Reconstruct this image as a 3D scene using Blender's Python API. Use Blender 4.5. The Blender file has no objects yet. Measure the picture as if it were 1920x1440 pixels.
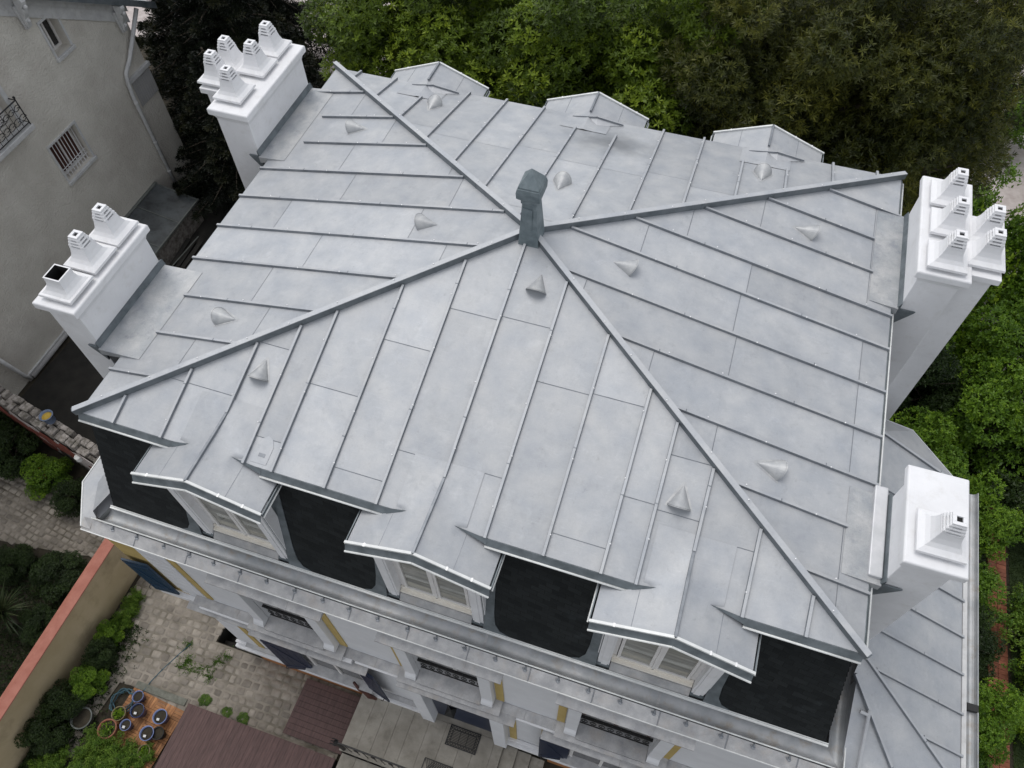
import bpy, math, random
import numpy as np
from mathutils import Vector, Matrix
R = math.radians
random.seed(7)
rng = np.random.default_rng(7)
scene = bpy.context.scene
C = scene.collection

# ------------------------------------------------------------------ camera
cam_d = bpy.data.cameras.new("camera")
cam_d.sensor_width = 36.0
cam_d.lens = 36.0 * 1451.89 / 1920.0
cam_d.clip_end = 500
cam = bpy.data.objects.new("camera", cam_d)
cam.location = (7.96474, -3.56894, 9.47176)
cam.rotation_euler = (0.58853, 0.01611, 0.32076)
C.objects.link(cam)
scene.camera = cam

# ------------------------------------------------------------------ light
world = bpy.data.worlds.new("World")
scene.world = world
world.use_nodes = True
wn = world.node_tree
wn.nodes.clear()
sky = wn.nodes.new("ShaderNodeTexSky")
sky.sky_type = 'NISHITA'
sky.sun_disc = False
SUN_EL, SUN_AZ = R(70), R(305)     # azimuth measured clockwise from +Y: soft light from high up on the left
sky.sun_elevation = SUN_EL
sky.sun_rotation = SUN_AZ
sky.air_density = 1.0
sky.dust_density = 1.5
sky.ozone_density = 1.0
hs = wn.nodes.new("ShaderNodeHueSaturation")
hs.inputs["Saturation"].default_value = 0.22     # a grey, cloud covered sky
bg = wn.nodes.new("ShaderNodeBackground")
bg.inputs["Strength"].default_value = 0.15
wo = wn.nodes.new("ShaderNodeOutputWorld")
wn.links.new(sky.outputs[0], hs.inputs["Color"])
wn.links.new(hs.outputs[0], bg.inputs["Color"])
wn.links.new(bg.outputs[0], wo.inputs["Surface"])
sun_d = bpy.data.lights.new("sun", 'SUN')
sun_d.energy = 0.75
sun_d.angle = R(35)
sun_d.color = (1.0, 0.97, 0.93)
sun = bpy.data.objects.new("sun", sun_d)
dv = Vector((math.sin(SUN_AZ) * math.cos(SUN_EL), math.cos(SUN_AZ) * math.cos(SUN_EL), math.sin(SUN_EL)))
sun.rotation_euler = dv.to_track_quat('Z', 'Y').to_euler()
C.objects.link(sun)
scene.view_settings.view_transform = 'Standard'
scene.view_settings.look = 'None'
scene.view_settings.exposure = 0.47
scene.view_settings.gamma = 1.0

# ------------------------------------------------------------------ materials
MATS = {}
def mat(name, c1, c2=None, scale=4.0, rough=0.6, metal=0.0, bump=0.0, bscale=30.0, tint=0.0,
        detail=6.0, contrast=(0.35, 0.65), stain=None, stscale=1.5, stamt=0.3, stretch=None,
        spec=0.5, bdist=0.01, fine=0.0, smudge=0.0, rvar=0.0):
    """Object-space noise material; 'tint' lets a per-face attribute vary value."""
    m = bpy.data.materials.new(name)
    m.use_nodes = True
    nt = m.node_tree
    N, L = nt.nodes, nt.links
    b = N["Principled BSDF"]
    tc = N.new("ShaderNodeTexCoord")
    mp = N.new("ShaderNodeMapping")
    L.new(tc.outputs["Object"], mp.inputs["Vector"])
    if stretch: mp.inputs["Scale"].default_value = stretch
    n1 = N.new("ShaderNodeTexNoise"); n1.inputs["Scale"].default_value = scale
    n1.inputs["Detail"].default_value = detail; n1.inputs["Roughness"].default_value = 0.6
    L.new(mp.outputs[0], n1.inputs["Vector"])
    cr = N.new("ShaderNodeValToRGB")
    cr.color_ramp.elements[0].position = contrast[0]; cr.color_ramp.elements[1].position = contrast[1]
    c2 = c2 or c1
    cr.color_ramp.elements[0].color = (*c1, 1); cr.color_ramp.elements[1].color = (*c2, 1)
    L.new(n1.outputs["Fac"], cr.inputs["Fac"])
    col = cr.outputs["Color"]
    if stain:
        n2 = N.new("ShaderNodeTexNoise"); n2.inputs["Scale"].default_value = stscale
        n2.inputs["Detail"].default_value = 8; n2.inputs["Roughness"].default_value = 0.7
        L.new(mp.outputs[0], n2.inputs["Vector"])
        r2 = N.new("ShaderNodeValToRGB")
        r2.color_ramp.elements[0].position = 0.52; r2.color_ramp.elements[1].position = 0.72
        r2.color_ramp.elements[0].color = (0, 0, 0, 1); r2.color_ramp.elements[1].color = (stamt,) * 3 + (1,)
        L.new(n2.outputs["Fac"], r2.inputs["Fac"])
        mx = N.new("ShaderNodeMix"); mx.data_type = 'RGBA'
        L.new(r2.outputs["Color"], mx.inputs[0]); L.new(col, mx.inputs[6]); mx.inputs[7].default_value = (*stain, 1)
        col = mx.outputs[2]
    if fine:
        n3 = N.new("ShaderNodeTexNoise"); n3.inputs["Scale"].default_value = 60; n3.inputs["Detail"].default_value = 3
        L.new(tc.outputs["Object"], n3.inputs["Vector"])
        m3 = N.new("ShaderNodeMapRange"); m3.inputs[1].default_value = 0.3; m3.inputs[2].default_value = 0.7
        m3.inputs[3].default_value = 1 - fine; m3.inputs[4].default_value = 1 + fine
        L.new(n3.outputs["Fac"], m3.inputs[0])
        mm = N.new("ShaderNodeVectorMath"); mm.operation = 'SCALE'
        L.new(col, mm.inputs[0]); L.new(m3.outputs[0], mm.inputs["Scale"]); col = mm.outputs[0]
    if smudge:
        for (sc_, lo, hi, val, st) in ((9.0, 0.60, 0.72, 1 - smudge, (1, 1, 1)), (3.2, 0.56, 0.70, 1 + smudge * .55, (1, 1, 1)), (38.0, 0.68, 0.74, 1 - smudge * 1.5, (1, 1, 1)), (26.0, 0.58, 0.70, 1 + smudge * .7, (0.12, 2.0, 1)), (26.0, 0.60, 0.72, 1 - smudge * .7, (2.0, 0.12, 1)), (0.7, 0.45, 0.65, 1 - smudge * .35, (1, 1, 1))):
            mp5 = N.new("ShaderNodeMapping"); mp5.inputs["Scale"].default_value = st; mp5.inputs["Location"].default_value = (sc_, 0, 0); L.new(tc.outputs["Object"], mp5.inputs[0])
            n5 = N.new("ShaderNodeTexNoise"); n5.inputs["Scale"].default_value = sc_; n5.inputs["Detail"].default_value = 7; n5.inputs["Roughness"].default_value = 0.72; n5.inputs["Distortion"].default_value = 0.4
            L.new(mp5.outputs[0], n5.inputs["Vector"])
            m5 = N.new("ShaderNodeMapRange"); m5.inputs[1].default_value = lo; m5.inputs[2].default_value = hi; m5.inputs[3].default_value = 1; m5.inputs[4].default_value = val
            L.new(n5.outputs["Fac"], m5.inputs[0]); v5 = N.new("ShaderNodeVectorMath"); v5.operation = 'SCALE'
            L.new(col, v5.inputs[0]); L.new(m5.outputs[0], v5.inputs["Scale"]); col = v5.outputs[0]
    if rvar:
        m6 = N.new("ShaderNodeMapRange"); m6.inputs[3].default_value = rough - rvar; m6.inputs[4].default_value = rough + rvar; L.new(n1.outputs["Fac"], m6.inputs[0])
    if tint:
        at = N.new("ShaderNodeAttribute"); at.attribute_name = "tint"
        mr = N.new("ShaderNodeMapRange"); mr.inputs[3].default_value = 1 - tint; mr.inputs[4].default_value = 1 + tint
        L.new(at.outputs["Fac"], mr.inputs[0])
        vm = N.new("ShaderNodeVectorMath"); vm.operation = 'SCALE'
        L.new(col, vm.inputs[0]); L.new(mr.outputs[0], vm.inputs["Scale"])
        col = vm.outputs[0]
    L.new(col, b.inputs["Base Color"])
    b.inputs["Roughness"].default_value = rough
    if rvar: L.new(m6.outputs[0], b.inputs["Roughness"])
    b.inputs["Metallic"].default_value = metal
    b.inputs["Specular IOR Level"].default_value = spec
    if bump:
        n4 = N.new("ShaderNodeTexNoise"); n4.inputs["Scale"].default_value = bscale; n4.inputs["Detail"].default_value = 4
        L.new(tc.outputs["Object"], n4.inputs["Vector"])
        bp = N.new("ShaderNodeBump"); bp.inputs["Strength"].default_value = bump; bp.inputs["Distance"].default_value = bdist
        L.new(n4.outputs["Fac"], bp.inputs["Height"]); L.new(bp.outputs[0], b.inputs["Normal"])
    MATS[name] = m
    return m

zinc = mat("zinc_sheet", (0.348, 0.367, 0.394), (0.462, 0.469, 0.474), 2.4, rough=0.56, metal=0.22, bump=0.45, bscale=1.8, tint=0.09, contrast=(0.3, 0.7),
           stain=(0.29, 0.305, 0.325), stscale=4.5, stamt=0.4, fine=0.03, bdist=0.02, smudge=0.17, rvar=0.08)
def soot_patch(m):
    """a soft smoke stain on the rear slope, around the lower end of the ninth seam"""
    N, L = m.node_tree.nodes, m.node_tree.links; b = N["Principled BSDF"]; src = b.inputs["Base Color"].links[0].from_socket
    tc = N.new("ShaderNodeTexCoord"); d = N.new("ShaderNodeVectorMath"); d.operation = 'DISTANCE'; mp = N.new("ShaderNodeMapping"); mp.inputs["Scale"].default_value = (1.0, 1.7, 0.0)
    L.new(tc.outputs["Object"], mp.inputs[0]); L.new(mp.outputs[0], d.inputs[0]); d.inputs[1].default_value = (5.95, 7.75 * 1.7, 0)
    n = N.new("ShaderNodeTexNoise"); n.inputs["Scale"].default_value = 3; n.inputs["Detail"].default_value = 8; L.new(tc.outputs["Object"], n.inputs["Vector"])
    ad = N.new("ShaderNodeMath"); ad.operation = 'MULTIPLY_ADD'; L.new(n.outputs["Fac"], ad.inputs[0]); ad.inputs[1].default_value = 1.1; L.new(d.outputs["Value"], ad.inputs[2])
    r = N.new("ShaderNodeMapRange"); r.inputs[1].default_value = 0.65; r.inputs[2].default_value = 1.5; r.inputs[3].default_value = 0.85; r.inputs[4].default_value = 0.0; L.new(ad.outputs[0], r.inputs[0])
    mx = N.new("ShaderNodeMix"); mx.data_type = 'RGBA'; L.new(r.outputs[0], mx.inputs[0]); L.new(src, mx.inputs[6]); mx.inputs[7].default_value = (0.17, 0.18, 0.19, 1)
    L.new(mx.outputs[2], b.inputs["Base Color"])
zinc_main = zinc.copy(); zinc_main.name = "zinc_roof"; soot_patch(zinc_main)
zincb = mat("zinc_batten", (0.17, 0.185, 0.205), (0.25, 0.265, 0.285), 6, rough=0.5, metal=0.35, tint=0.05)
zinch = mat("zinc_hip_cap", (0.13, 0.15, 0.165), (0.20, 0.22, 0.235), 4, rough=0.5, metal=0.35, tint=0.05)
zincd = mat("zinc_dark", (0.115, 0.135, 0.145), (0.19, 0.215, 0.23), 5, rough=0.55, metal=0.3)
ventm = mat("vent_zinc", (0.36, 0.37, 0.38), (0.48, 0.485, 0.48), 8, rough=0.5, metal=0.25, smudge=0.12)
finm = mat("weathered_finial", (0.13, 0.165, 0.18), (0.21, 0.25, 0.265), 7, rough=0.55, metal=0.2, smudge=0.2)
zincg = mat("zinc_gutter", (0.32, 0.335, 0.345), (0.46, 0.465, 0.47), 3, rough=0.5, metal=0.4, stain=(0.30, 0.24, 0.17), stscale=5, stamt=0.7, bump=0.1, bscale=8)
zincl = mat("zinc_ledge", (0.33, 0.33, 0.335), (0.48, 0.475, 0.47), 5, rough=0.55, metal=0.3, stain=(0.46, 0.40, 0.34), stscale=3, stamt=0.5, fine=0.06, tint=0.09, smudge=0.12)
zincp = mat("zinc_bright", (0.50, 0.51, 0.52), (0.62, 0.62, 0.63), 4, rough=0.45, metal=0.3)
clipm = mat("zinc_clip", (0.75, 0.75, 0.75), rough=0.4, metal=0.2)
bead = mat("drip_bead", (0.66, 0.67, 0.66), (0.78, 0.79, 0.77), 5, rough=0.5, metal=0.1)
white = mat("white_paint", (0.72, 0.72, 0.73), (0.78, 0.78, 0.79), 2, rough=0.6, bump=0.12, bscale=14, stain=(0.5, 0.48, 0.44), stscale=5, stamt=0.3, smudge=0.07)
facade = mat("facade_render", (0.63, 0.635, 0.65), (0.68, 0.685, 0.70), 3, rough=0.8, bump=0.05, bscale=60)
yellow = mat("yellow_render", (0.42, 0.31, 0.10), (0.50, 0.37, 0.14), 3, rough=0.8)
wood_w = mat("white_joinery", (0.70, 0.68, 0.66), (0.76, 0.74, 0.72), 4, rough=0.5)
cream = mat("cream_joinery", (0.76, 0.71, 0.62), (0.82, 0.78, 0.70), 8, rough=0.6)
blue = mat("blue_paint", (0.006, 0.030, 0.065), (0.010, 0.042, 0.09), 8, rough=0.45)
navy = mat("navy_paint", (0.012, 0.02, 0.045), (0.02, 0.03, 0.06), 8, rough=0.45)
iron = mat("black_iron", (0.008, 0.008, 0.008), (0.015, 0.015, 0.015), 10, rough=0.5)
hole = mat("hole_shade", (0.01, 0.01, 0.01), rough=0.9)  # near black for pot mouths and louvre gaps, shade put into the colour
orange = mat("rust_render", (0.30, 0.12, 0.035), (0.40, 0.17, 0.06), 5, rough=0.85)
stucco = mat("rough_stucco", (0.58, 0.55, 0.49), (0.68, 0.65, 0.585), 1.2, rough=0.95, bump=1.0, bscale=22, bdist=0.03, stain=(0.44, 0.39, 0.35), stscale=0.4, stamt=0.6)
plaster = mat("grey_plaster", (0.36, 0.355, 0.35), (0.42, 0.415, 0.41), 2, rough=0.9, bump=0.2, bscale=40)
trim = mat("pale_trim", (0.50, 0.50, 0.50), (0.60, 0.60, 0.59), 4, rough=0.8, stain=(0.3, 0.28, 0.25), stscale=6, stamt=0.5)
creamw = mat("cream_wall", (0.44, 0.35, 0.21), (0.52, 0.42, 0.27), 1.0, rough=0.9, bump=0.08, bscale=30, stain=(0.22, 0.17, 0.10), stscale=1.2, stamt=0.5)
terra = mat("terracotta_coping", (0.38, 0.14, 0.10), (0.46, 0.19, 0.14), 4, rough=0.85, bump=0.1)
soil = mat("soil", (0.028, 0.024, 0.016), (0.055, 0.045, 0.03), 3, rough=1.0, bump=0.6, bscale=8, bdist=0.05)
asphalt = mat("dark_paving", (0.016, 0.015, 0.013), (0.028, 0.026, 0.022), 3, rough=0.95, bump=0.2)
stone = mat("cobble_stone", (0.20, 0.175, 0.145), (0.33, 0.295, 0.25), 3, rough=0.9, tint=0.22, bump=0.35, bscale=25)
mortar = mat("mortar", (0.14, 0.125, 0.095), (0.32, 0.285, 0.24), 1.6, rough=1.0, bump=0.3)
concrete = mat("terrace_stone", (0.24, 0.22, 0.185), (0.34, 0.315, 0.27), 2.5, rough=0.9, bump=0.15, bscale=30, stain=(0.14, 0.125, 0.10), stscale=4, stamt=0.6, tint=0.06)
deckm = mat("deck_board", (0.075, 0.043, 0.040), (0.12, 0.07, 0.064), 4, rough=0.75, tint=0.08, stretch=(8, 1, 1), stain=(0.14, 0.11, 0.10), stscale=5, stamt=0.25)
oldstone = mat("old_stone", (0.14, 0.125, 0.105), (0.34, 0.31, 0.285), 9, rough=1.0, bump=0.9, bscale=14, bdist=0.04, stain=(0.06, 0.06, 0.035), stscale=4, stamt=0.8, tint=0.3)
mossm = mat("mossy_cap", (0.12, 0.125, 0.10), (0.21, 0.21, 0.18), 8, rough=1.0, bump=0.5, bscale=18, bdist=0.03)
brick = mat("red_brick", (0.26, 0.09, 0.05), (0.34, 0.13, 0.08), 6, rough=0.9, tint=0.25, bump=0.2)
pink = mat("pale_render", (0.38, 0.33, 0.31), (0.50, 0.45, 0.43), 4, rough=0.95, bump=0.4)
rust = mat("red_flaked_render", (0.16, 0.035, 0.02), (0.24, 0.07, 0.05), 6, rough=0.95)
lean_m = mat("dirty_glazing", (0.035, 0.038, 0.04), (0.13, 0.145, 0.15), 1.5, rough=0.45, stain=(0.02, 0.02, 0.02), stscale=3.0, stamt=1.0)
bark = mat("bark", (0.05, 0.04, 0.03), (0.09, 0.075, 0.055), 8, rough=1.0, bump=0.5)
tilewood = mat("tile_wood", (0.30, 0.13, 0.05), (0.42, 0.20, 0.08), 8, rough=0.7, tint=0.35)
potblue = mat("blue_glaze", (0.01, 0.02, 0.07), (0.03, 0.05, 0.13), 6, rough=0.15)
potrim = mat("pale_blue_glaze", (0.10, 0.14, 0.30), (0.20, 0.24, 0.40), 6, rough=0.2)
potterra = mat("terracotta", (0.25, 0.10, 0.06), (0.32, 0.13, 0.08), 6, rough=0.8)
potgrey = mat("grey_plastic", (0.11, 0.12, 0.11), (0.15, 0.16, 0.15), 6, rough=0.6)
potolive = mat("olive_glaze", (0.16, 0.13, 0.06), (0.22, 0.18, 0.09), 6, rough=0.4)
hosem = mat("blue_hose", (0.02, 0.07, 0.10), (0.04, 0.11, 0.14), 6, rough=0.4)
labelm = mat("white_label", (0.7, 0.7, 0.68), rough=0.5)
orangep = mat("orange_plastic", (0.60, 0.20, 0.02), rough=0.4)
blackp = mat("black_rubber", (0.012, 0.012, 0.012), rough=0.6)
woodb = mat("brown_wood", (0.06, 0.02, 0.015), (0.09, 0.03, 0.02), 6, rough=0.5)
bluepl = mat("blue_bucket", (0.10, 0.14, 0.22), (0.15, 0.19, 0.28), 6, rough=0.5)
yellowp = mat("yellow_leaves", (0.40, 0.26, 0.03), (0.50, 0.34, 0.06), 20, rough=0.8)

zincs = mat("zinc_saddle", (0.32, 0.34, 0.36), (0.48, 0.482, 0.478), 2.2, rough=0.5, metal=0.25, stain=(0.2, 0.22, 0.26), stscale=3.5, stamt=0.6, smudge=0.28, fine=0.06)
def slate_mat():
    m = bpy.data.materials.new("slate"); m.use_nodes = True
    N, L = m.node_tree.nodes, m.node_tree.links; b = N["Principled BSDF"]
    uv = N.new("ShaderNodeUVMap"); uv.uv_map = "uv"
    br = N.new("ShaderNodeTexBrick"); br.offset = 0.5
    br.inputs["Scale"].default_value = 1.0; br.inputs["Brick Width"].default_value = 0.2; br.inputs["Row Height"].default_value = 0.11
    br.inputs["Mortar Size"].default_value = 0.004; br.inputs["Mortar Smooth"].default_value = 0.3
    br.inputs["Color1"].default_value = (0.008, 0.010, 0.011, 1); br.inputs["Color2"].default_value = (0.018, 0.021, 0.022, 1)
    br.inputs["Mortar"].default_value = (0.007, 0.008, 0.008, 1)
    L.new(uv.outputs[0], br.inputs["Vector"])
    n = N.new("ShaderNodeTexNoise"); n.inputs["Scale"].default_value = 2.5; n.inputs["Detail"].default_value = 8
    tc = N.new("ShaderNodeTexCoord"); L.new(tc.outputs["Object"], n.inputs["Vector"])
    r = N.new("ShaderNodeValToRGB"); r.color_ramp.elements[0].position = 0.6; r.color_ramp.elements[1].position = 0.8
    r.color_ramp.elements[0].color = (0, 0, 0, 1); r.color_ramp.elements[1].color = (0.35, 0.35, 0.35, 1)
    L.new(n.outputs["Fac"], r.inputs[0])
    mx = N.new("ShaderNodeMix"); mx.data_type = 'RGBA'
    L.new(r.outputs[0], mx.inputs[0]); L.new(br.outputs["Color"], mx.inputs[6]); mx.inputs[7].default_value = (0.05, 0.06, 0.065, 1)
    L.new(mx.outputs[2], b.inputs["Base Color"])
    b.inputs["Roughness"].default_value = 0.7; b.inputs["Specular IOR Level"].default_value = 0.25
    bp = N.new("ShaderNodeBump"); bp.inputs["Strength"].default_value = 0.6; bp.inputs["Distance"].default_value = 0.01
    L.new(br.outputs["Fac"], bp.inputs["Height"]); bp.invert = True; L.new(bp.outputs[0], b.inputs["Normal"])
    return m
slate = slate_mat()

def glass_mat(name, base, rough=0.05):
    m = bpy.data.materials.new(name); m.use_nodes = True
    N, L = m.node_tree.nodes, m.node_tree.links; b = N["Principled BSDF"]
    n = N.new("ShaderNodeTexNoise"); n.inputs["Scale"].default_value = 3
    tc = N.new("ShaderNodeTexCoord"); mp = N.new("ShaderNodeMapping"); mp.inputs["Scale"].default_value = (0.3, 1, 2.5)
    L.new(tc.outputs["Object"], mp.inputs[0]); L.new(mp.outputs[0], n.inputs["Vector"])
    r = N.new("ShaderNodeValToRGB"); r.color_ramp.elements[0].position = 0.35; r.color_ramp.elements[1].position = 0.65
    r.color_ramp.elements[0].color = (*[c * 0.5 for c in base], 1); r.color_ramp.elements[1].color = (*base, 1)
    L.new(n.outputs["Fac"], r.inputs[0]); L.new(r.outputs[0], b.inputs["Base Color"])
    b.inputs["Roughness"].default_value = rough; b.inputs["Specular IOR Level"].default_value = 0.8
    return m
glass = glass_mat("window_glass", (0.30, 0.295, 0.25))
glassd = glass_mat("dark_glass", (0.03, 0.03, 0.03))

def leaf_mat(name, cols, rough=0.45, sub=0.35):
    m = bpy.data.materials.new(name); m.use_nodes = True
    N, L = m.node_tree.nodes, m.node_tree.links; b = N["Principled BSDF"]
    at = N.new("ShaderNodeAttribute"); at.attribute_name = "tint"
    r = N.new("ShaderNodeValToRGB")
    el = r.color_ramp.elements
    el[0].position = 0.0; el[0].color = (*cols[0], 1); el[1].position = 1.0; el[1].color = (*cols[-1], 1)
    for i, c in enumerate(cols[1:-1]):
        e = el.new((i + 1) / (len(cols) - 1)); e.color = (*c, 1)
    L.new(at.outputs["Fac"], r.inputs[0]); L.new(r.outputs[0], b.inputs["Base Color"])
    b.inputs["Roughness"].default_value = rough; b.inputs["Specular IOR Level"].default_value = 0.3
    tr = N.new("ShaderNodeBsdfTranslucent"); L.new(r.outputs[0], tr.inputs["Color"])
    ms = N.new("ShaderNodeMixShader"); ms.inputs[0].default_value = sub
    L.new(b.outputs[0], ms.inputs[1]); L.new(tr.outputs[0], ms.inputs[2]); L.new(ms.outputs[0], N["Material Output"].inputs[0])
    return m
laurel_leaf = leaf_mat("laurel_leaf", [(0.0288, 0.048, 0.006), (0.078, 0.126, 0.011), (0.156, 0.228, 0.018), (0.288, 0.372, 0.03)])
yew_leaf = leaf_mat("yew_needles", [(0.0184, 0.0261, 0.0066), (0.0446, 0.055, 0.0099), (0.0985, 0.1072, 0.0165), (0.21, 0.2063, 0.0308)])
fir_leaf = leaf_mat("fir_needles", [(0.0048, 0.008, 0.0048), (0.0096, 0.0144, 0.0072), (0.016, 0.0208, 0.0096), (0.044, 0.044, 0.016)])
shrub_leaf = leaf_mat("shrub_leaf", [(0.0389, 0.0842, 0.0108), (0.0972, 0.1864, 0.0168), (0.1702, 0.2916, 0.024), (0.324, 0.4698, 0.036)])
dark_leaf = leaf_mat("dark_leaf", [(0.015, 0.027, 0.0084), (0.027, 0.048, 0.0132), (0.045, 0.075, 0.0192), (0.075, 0.1275, 0.03)])
bright_leaf = leaf_mat("bright_leaf", [(0.0345, 0.0805, 0.012), (0.0805, 0.161, 0.02), (0.138, 0.2415, 0.03), (0.23, 0.345, 0.05)])
yucca_leaf = leaf_mat("yucca_leaf", [(0.03, 0.05, 0.02), (0.06, 0.085, 0.035), (0.12, 0.14, 0.06)])
grassm = leaf_mat("grass_blade", [(0.02, 0.04, 0.008), (0.035, 0.06, 0.012), (0.05, 0.085, 0.018)])
flower_y = leaf_mat("yellow_flower", [(0.4, 0.3, 0.01), (0.6, 0.5, 0.03)])

# ------------------------------------------------------------------ mesh builder
class MB:
    def __init__(s): s.v = []; s.f = []; s.t = []; s.mi = []; s.cur = 0
    def add(s, vs, fs, t=None):
        o = len(s.v); s.v += [tuple(p) for p in vs]
        t = random.random() if t is None else t
        for f in fs: s.f.append([o + i for i in f]); s.t.append(t); s.mi.append(s.cur)
    def quad(s, a, b, c, d, t=None): s.add([a, b, c, d], [[0, 1, 2, 3]], t)
    def poly(s, pts, t=None): s.add(pts, [list(range(len(pts)))], t)
    def box(s, p, q, t=None):
        x0, y0, z0 = [min(a, b) for a, b in zip(p, q)]; x1, y1, z1 = [max(a, b) for a, b in zip(p, q)]
        s.add([(x0,y0,z0),(x1,y0,z0),(x1,y1,z0),(x0,y1,z0),(x0,y0,z1),(x1,y0,z1),(x1,y1,z1),(x0,y1,z1)],
              [[0,3,2,1],[4,5,6,7],[0,1,5,4],[1,2,6,5],[2,3,7,6],[3,0,4,7]], t)
    def prism(s, pts, d, t=None):
        """polygon pts swept by vector d"""
        n = len(pts); d = Vector(d); P = [Vector(p) for p in pts]
        s.add(P + [p + d for p in P], [list(range(n))[::-1], [n + i for i in range(n)]] + [[i, (i + 1) % n, n + (i + 1) % n, n + i] for i in range(n)], t)
    def bar(s, a, b, w, h, up=(0, 0, 1), lift=0.0, taper=1.0, t=None):
        """box beam from a to b, width w, height h above the line (up side)"""
        a, b, up = Vector(a), Vector(b), Vector(up)
        d = (b - a).normalized(); side = d.cross(up).normalized(); u = side.cross(d).normalized()
        vs = []
        for p in (a, b):
            p = p + u * lift
            vs += [p - side * w / 2, p + side * w / 2, p + side * w / 2 * taper + u * h, p - side * w / 2 * taper + u * h]
        s.add(vs, [[0,1,2,3],[7,6,5,4],[0,4,5,1],[1,5,6,2],[2,6,7,3],[3,7,4,0]], t)
    def tube(s, pts, r, n=8, t=None, cap=True):
        P = [Vector(p) for p in pts]; rs = r if isinstance(r, (list, tuple)) else [r] * len(P)
        vs = []; prev = None
        for i, p in enumerate(P):
            d = (P[min(i + 1, len(P) - 1)] - P[max(i - 1, 0)]).normalized()
            if prev is None:
                ref = Vector((0, 0, 1)) if abs(d.z) < 0.9 else Vector((1, 0, 0)); a = d.cross(ref).normalized()
            else:
                a = (prev - d * prev.dot(d)).normalized()
            prev = a; bb = d.cross(a)
            vs += [p + (a * math.cos(2 * math.pi * k / n) + bb * math.sin(2 * math.pi * k / n)) * rs[i] for k in range(n)]
        fs = [[i * n + k, i * n + (k + 1) % n, (i + 1) * n + (k + 1) % n, (i + 1) * n + k] for i in range(len(P) - 1) for k in range(n)]
        if cap: fs += [list(range(n))[::-1], [(len(P) - 1) * n + k for k in range(n)]]
        s.add(vs, fs, t)
    def lathe(s, prof, c=(0, 0, 0), n=24, t=None):
        vs = [(c[0] + r * math.cos(2 * math.pi * k / n), c[1] + r * math.sin(2 * math.pi * k / n), c[2] + z) for r, z in prof for k in range(n)]
        fs = [[i * n + k, i * n + (k + 1) % n, (i + 1) * n + (k + 1) % n, (i + 1) * n + k] for i in range(len(prof) - 1) for k in range(n)]
        s.add(vs, fs, t)
    def build(s, name, m, parent=None, smooth=False, bevel=0.0, loc=None, uvf=None, m2=None):
        me = bpy.data.meshes.new(name); me.from_pydata(s.v, [], s.f)
        at = me.attributes.new("tint", 'FLOAT', 'FACE'); at.data.foreach_set("value", s.t)
        if uvf:
            ul = me.uv_layers.new(name="uv")
            for lp in me.loops: ul.data[lp.index].uv = uvf(me.vertices[lp.vertex_index].co)
        me.materials.append(m)
        if m2: me.materials.append(m2); me.polygons.foreach_set('material_index', s.mi)
        if smooth:
            me.polygons.foreach_set("use_smooth", [True] * len(me.polygons))
        me.update()
        o = bpy.data.objects.new(name, me); C.objects.link(o)
        if bevel:
            md = o.modifiers.new("bevel", 'BEVEL'); md.width = bevel; md.segments = 2; md.limit_method = 'ANGLE'
        if parent: o.parent = parent
        if loc: o.location = loc
        return o

def tag(o, label=None, cat=None, group=None, kind=None):
    if label: o["label"] = label
    if cat: o["category"] = cat
    if group: o["group"] = group
    if kind: o["kind"] = kind
    return o
def thing(name, loc=(0, 0, 0), label=None, cat=None, group=None, rz=0):
    o = bpy.data.objects.new(name, None); o.location = loc; o.rotation_euler = (0, 0, rz); o.empty_display_size = 0.2
    C.objects.link(o)
    return tag(o, label, cat, group)
def copy_tree(o, parent=None):
    c = o.copy(); C.objects.link(c); c.parent = parent
    for ch in list(o.children): copy_tree(ch, c)
    return c

G = -9.6            # courtyard level; z = 0 is the eave of the upper roof
# ================================================================== SETTING
gm = MB()
pit = (-0.80, -0.94, 0.0, -0.25)
X0, Y0, X1, Y1 = -60, -30, 60, 90
gm.quad((X0, Y0, G), (X1, Y0, G), (X1, pit[1], G), (X0, pit[1], G), 0.5)
gm.quad((X0, pit[3], G), (X1, pit[3], G), (X1, Y1, G), (X0, Y1, G), 0.5)
gm.quad((X0, pit[1], G), (pit[0], pit[1], G), (pit[0], pit[3], G), (X0, pit[3], G), 0.5)
gm.quad((pit[2], pit[1], G), (X1, pit[1], G), (X1, pit[3], G), (pit[2], pit[3], G), 0.5)
tag(gm.build("ground", soil), kind="structure")
w = MB()   # cellar steps pit
px0, py0, px1, py1 = pit
w.quad((px0, py0, G), (px1, py0, G), (px1, py0, G - 1.6), (px0, py0, G - 1.6)); w.quad((px0, py1, G), (px0, py0, G), (px0, py0, G - 1.6), (px0, py1, G - 1.6))
w.quad((px1, py1, G), (px0, py1, G), (px0, py1, G - 1.6), (px1, py1, G - 1.6)); w.quad((px1, py0, G), (px1, py1, G), (px1, py1, G - 1.6), (px1, py0, G - 1.6))
w.quad((px0, py0, G - 1.6), (px1, py0, G - 1.6), (px1, py1, G - 1.6), (px0, py1, G - 1.6))
for k in range(4): w.box((px0 + 0.01, py0 + 0.01 + k * 0.16, G - 1.59), (px1 - 0.01, py0 + 0.15 + k * 0.16, G - 0.35 - k * 0.25))
tag(w.build("cellar_steps", asphalt), kind="structure")

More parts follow.
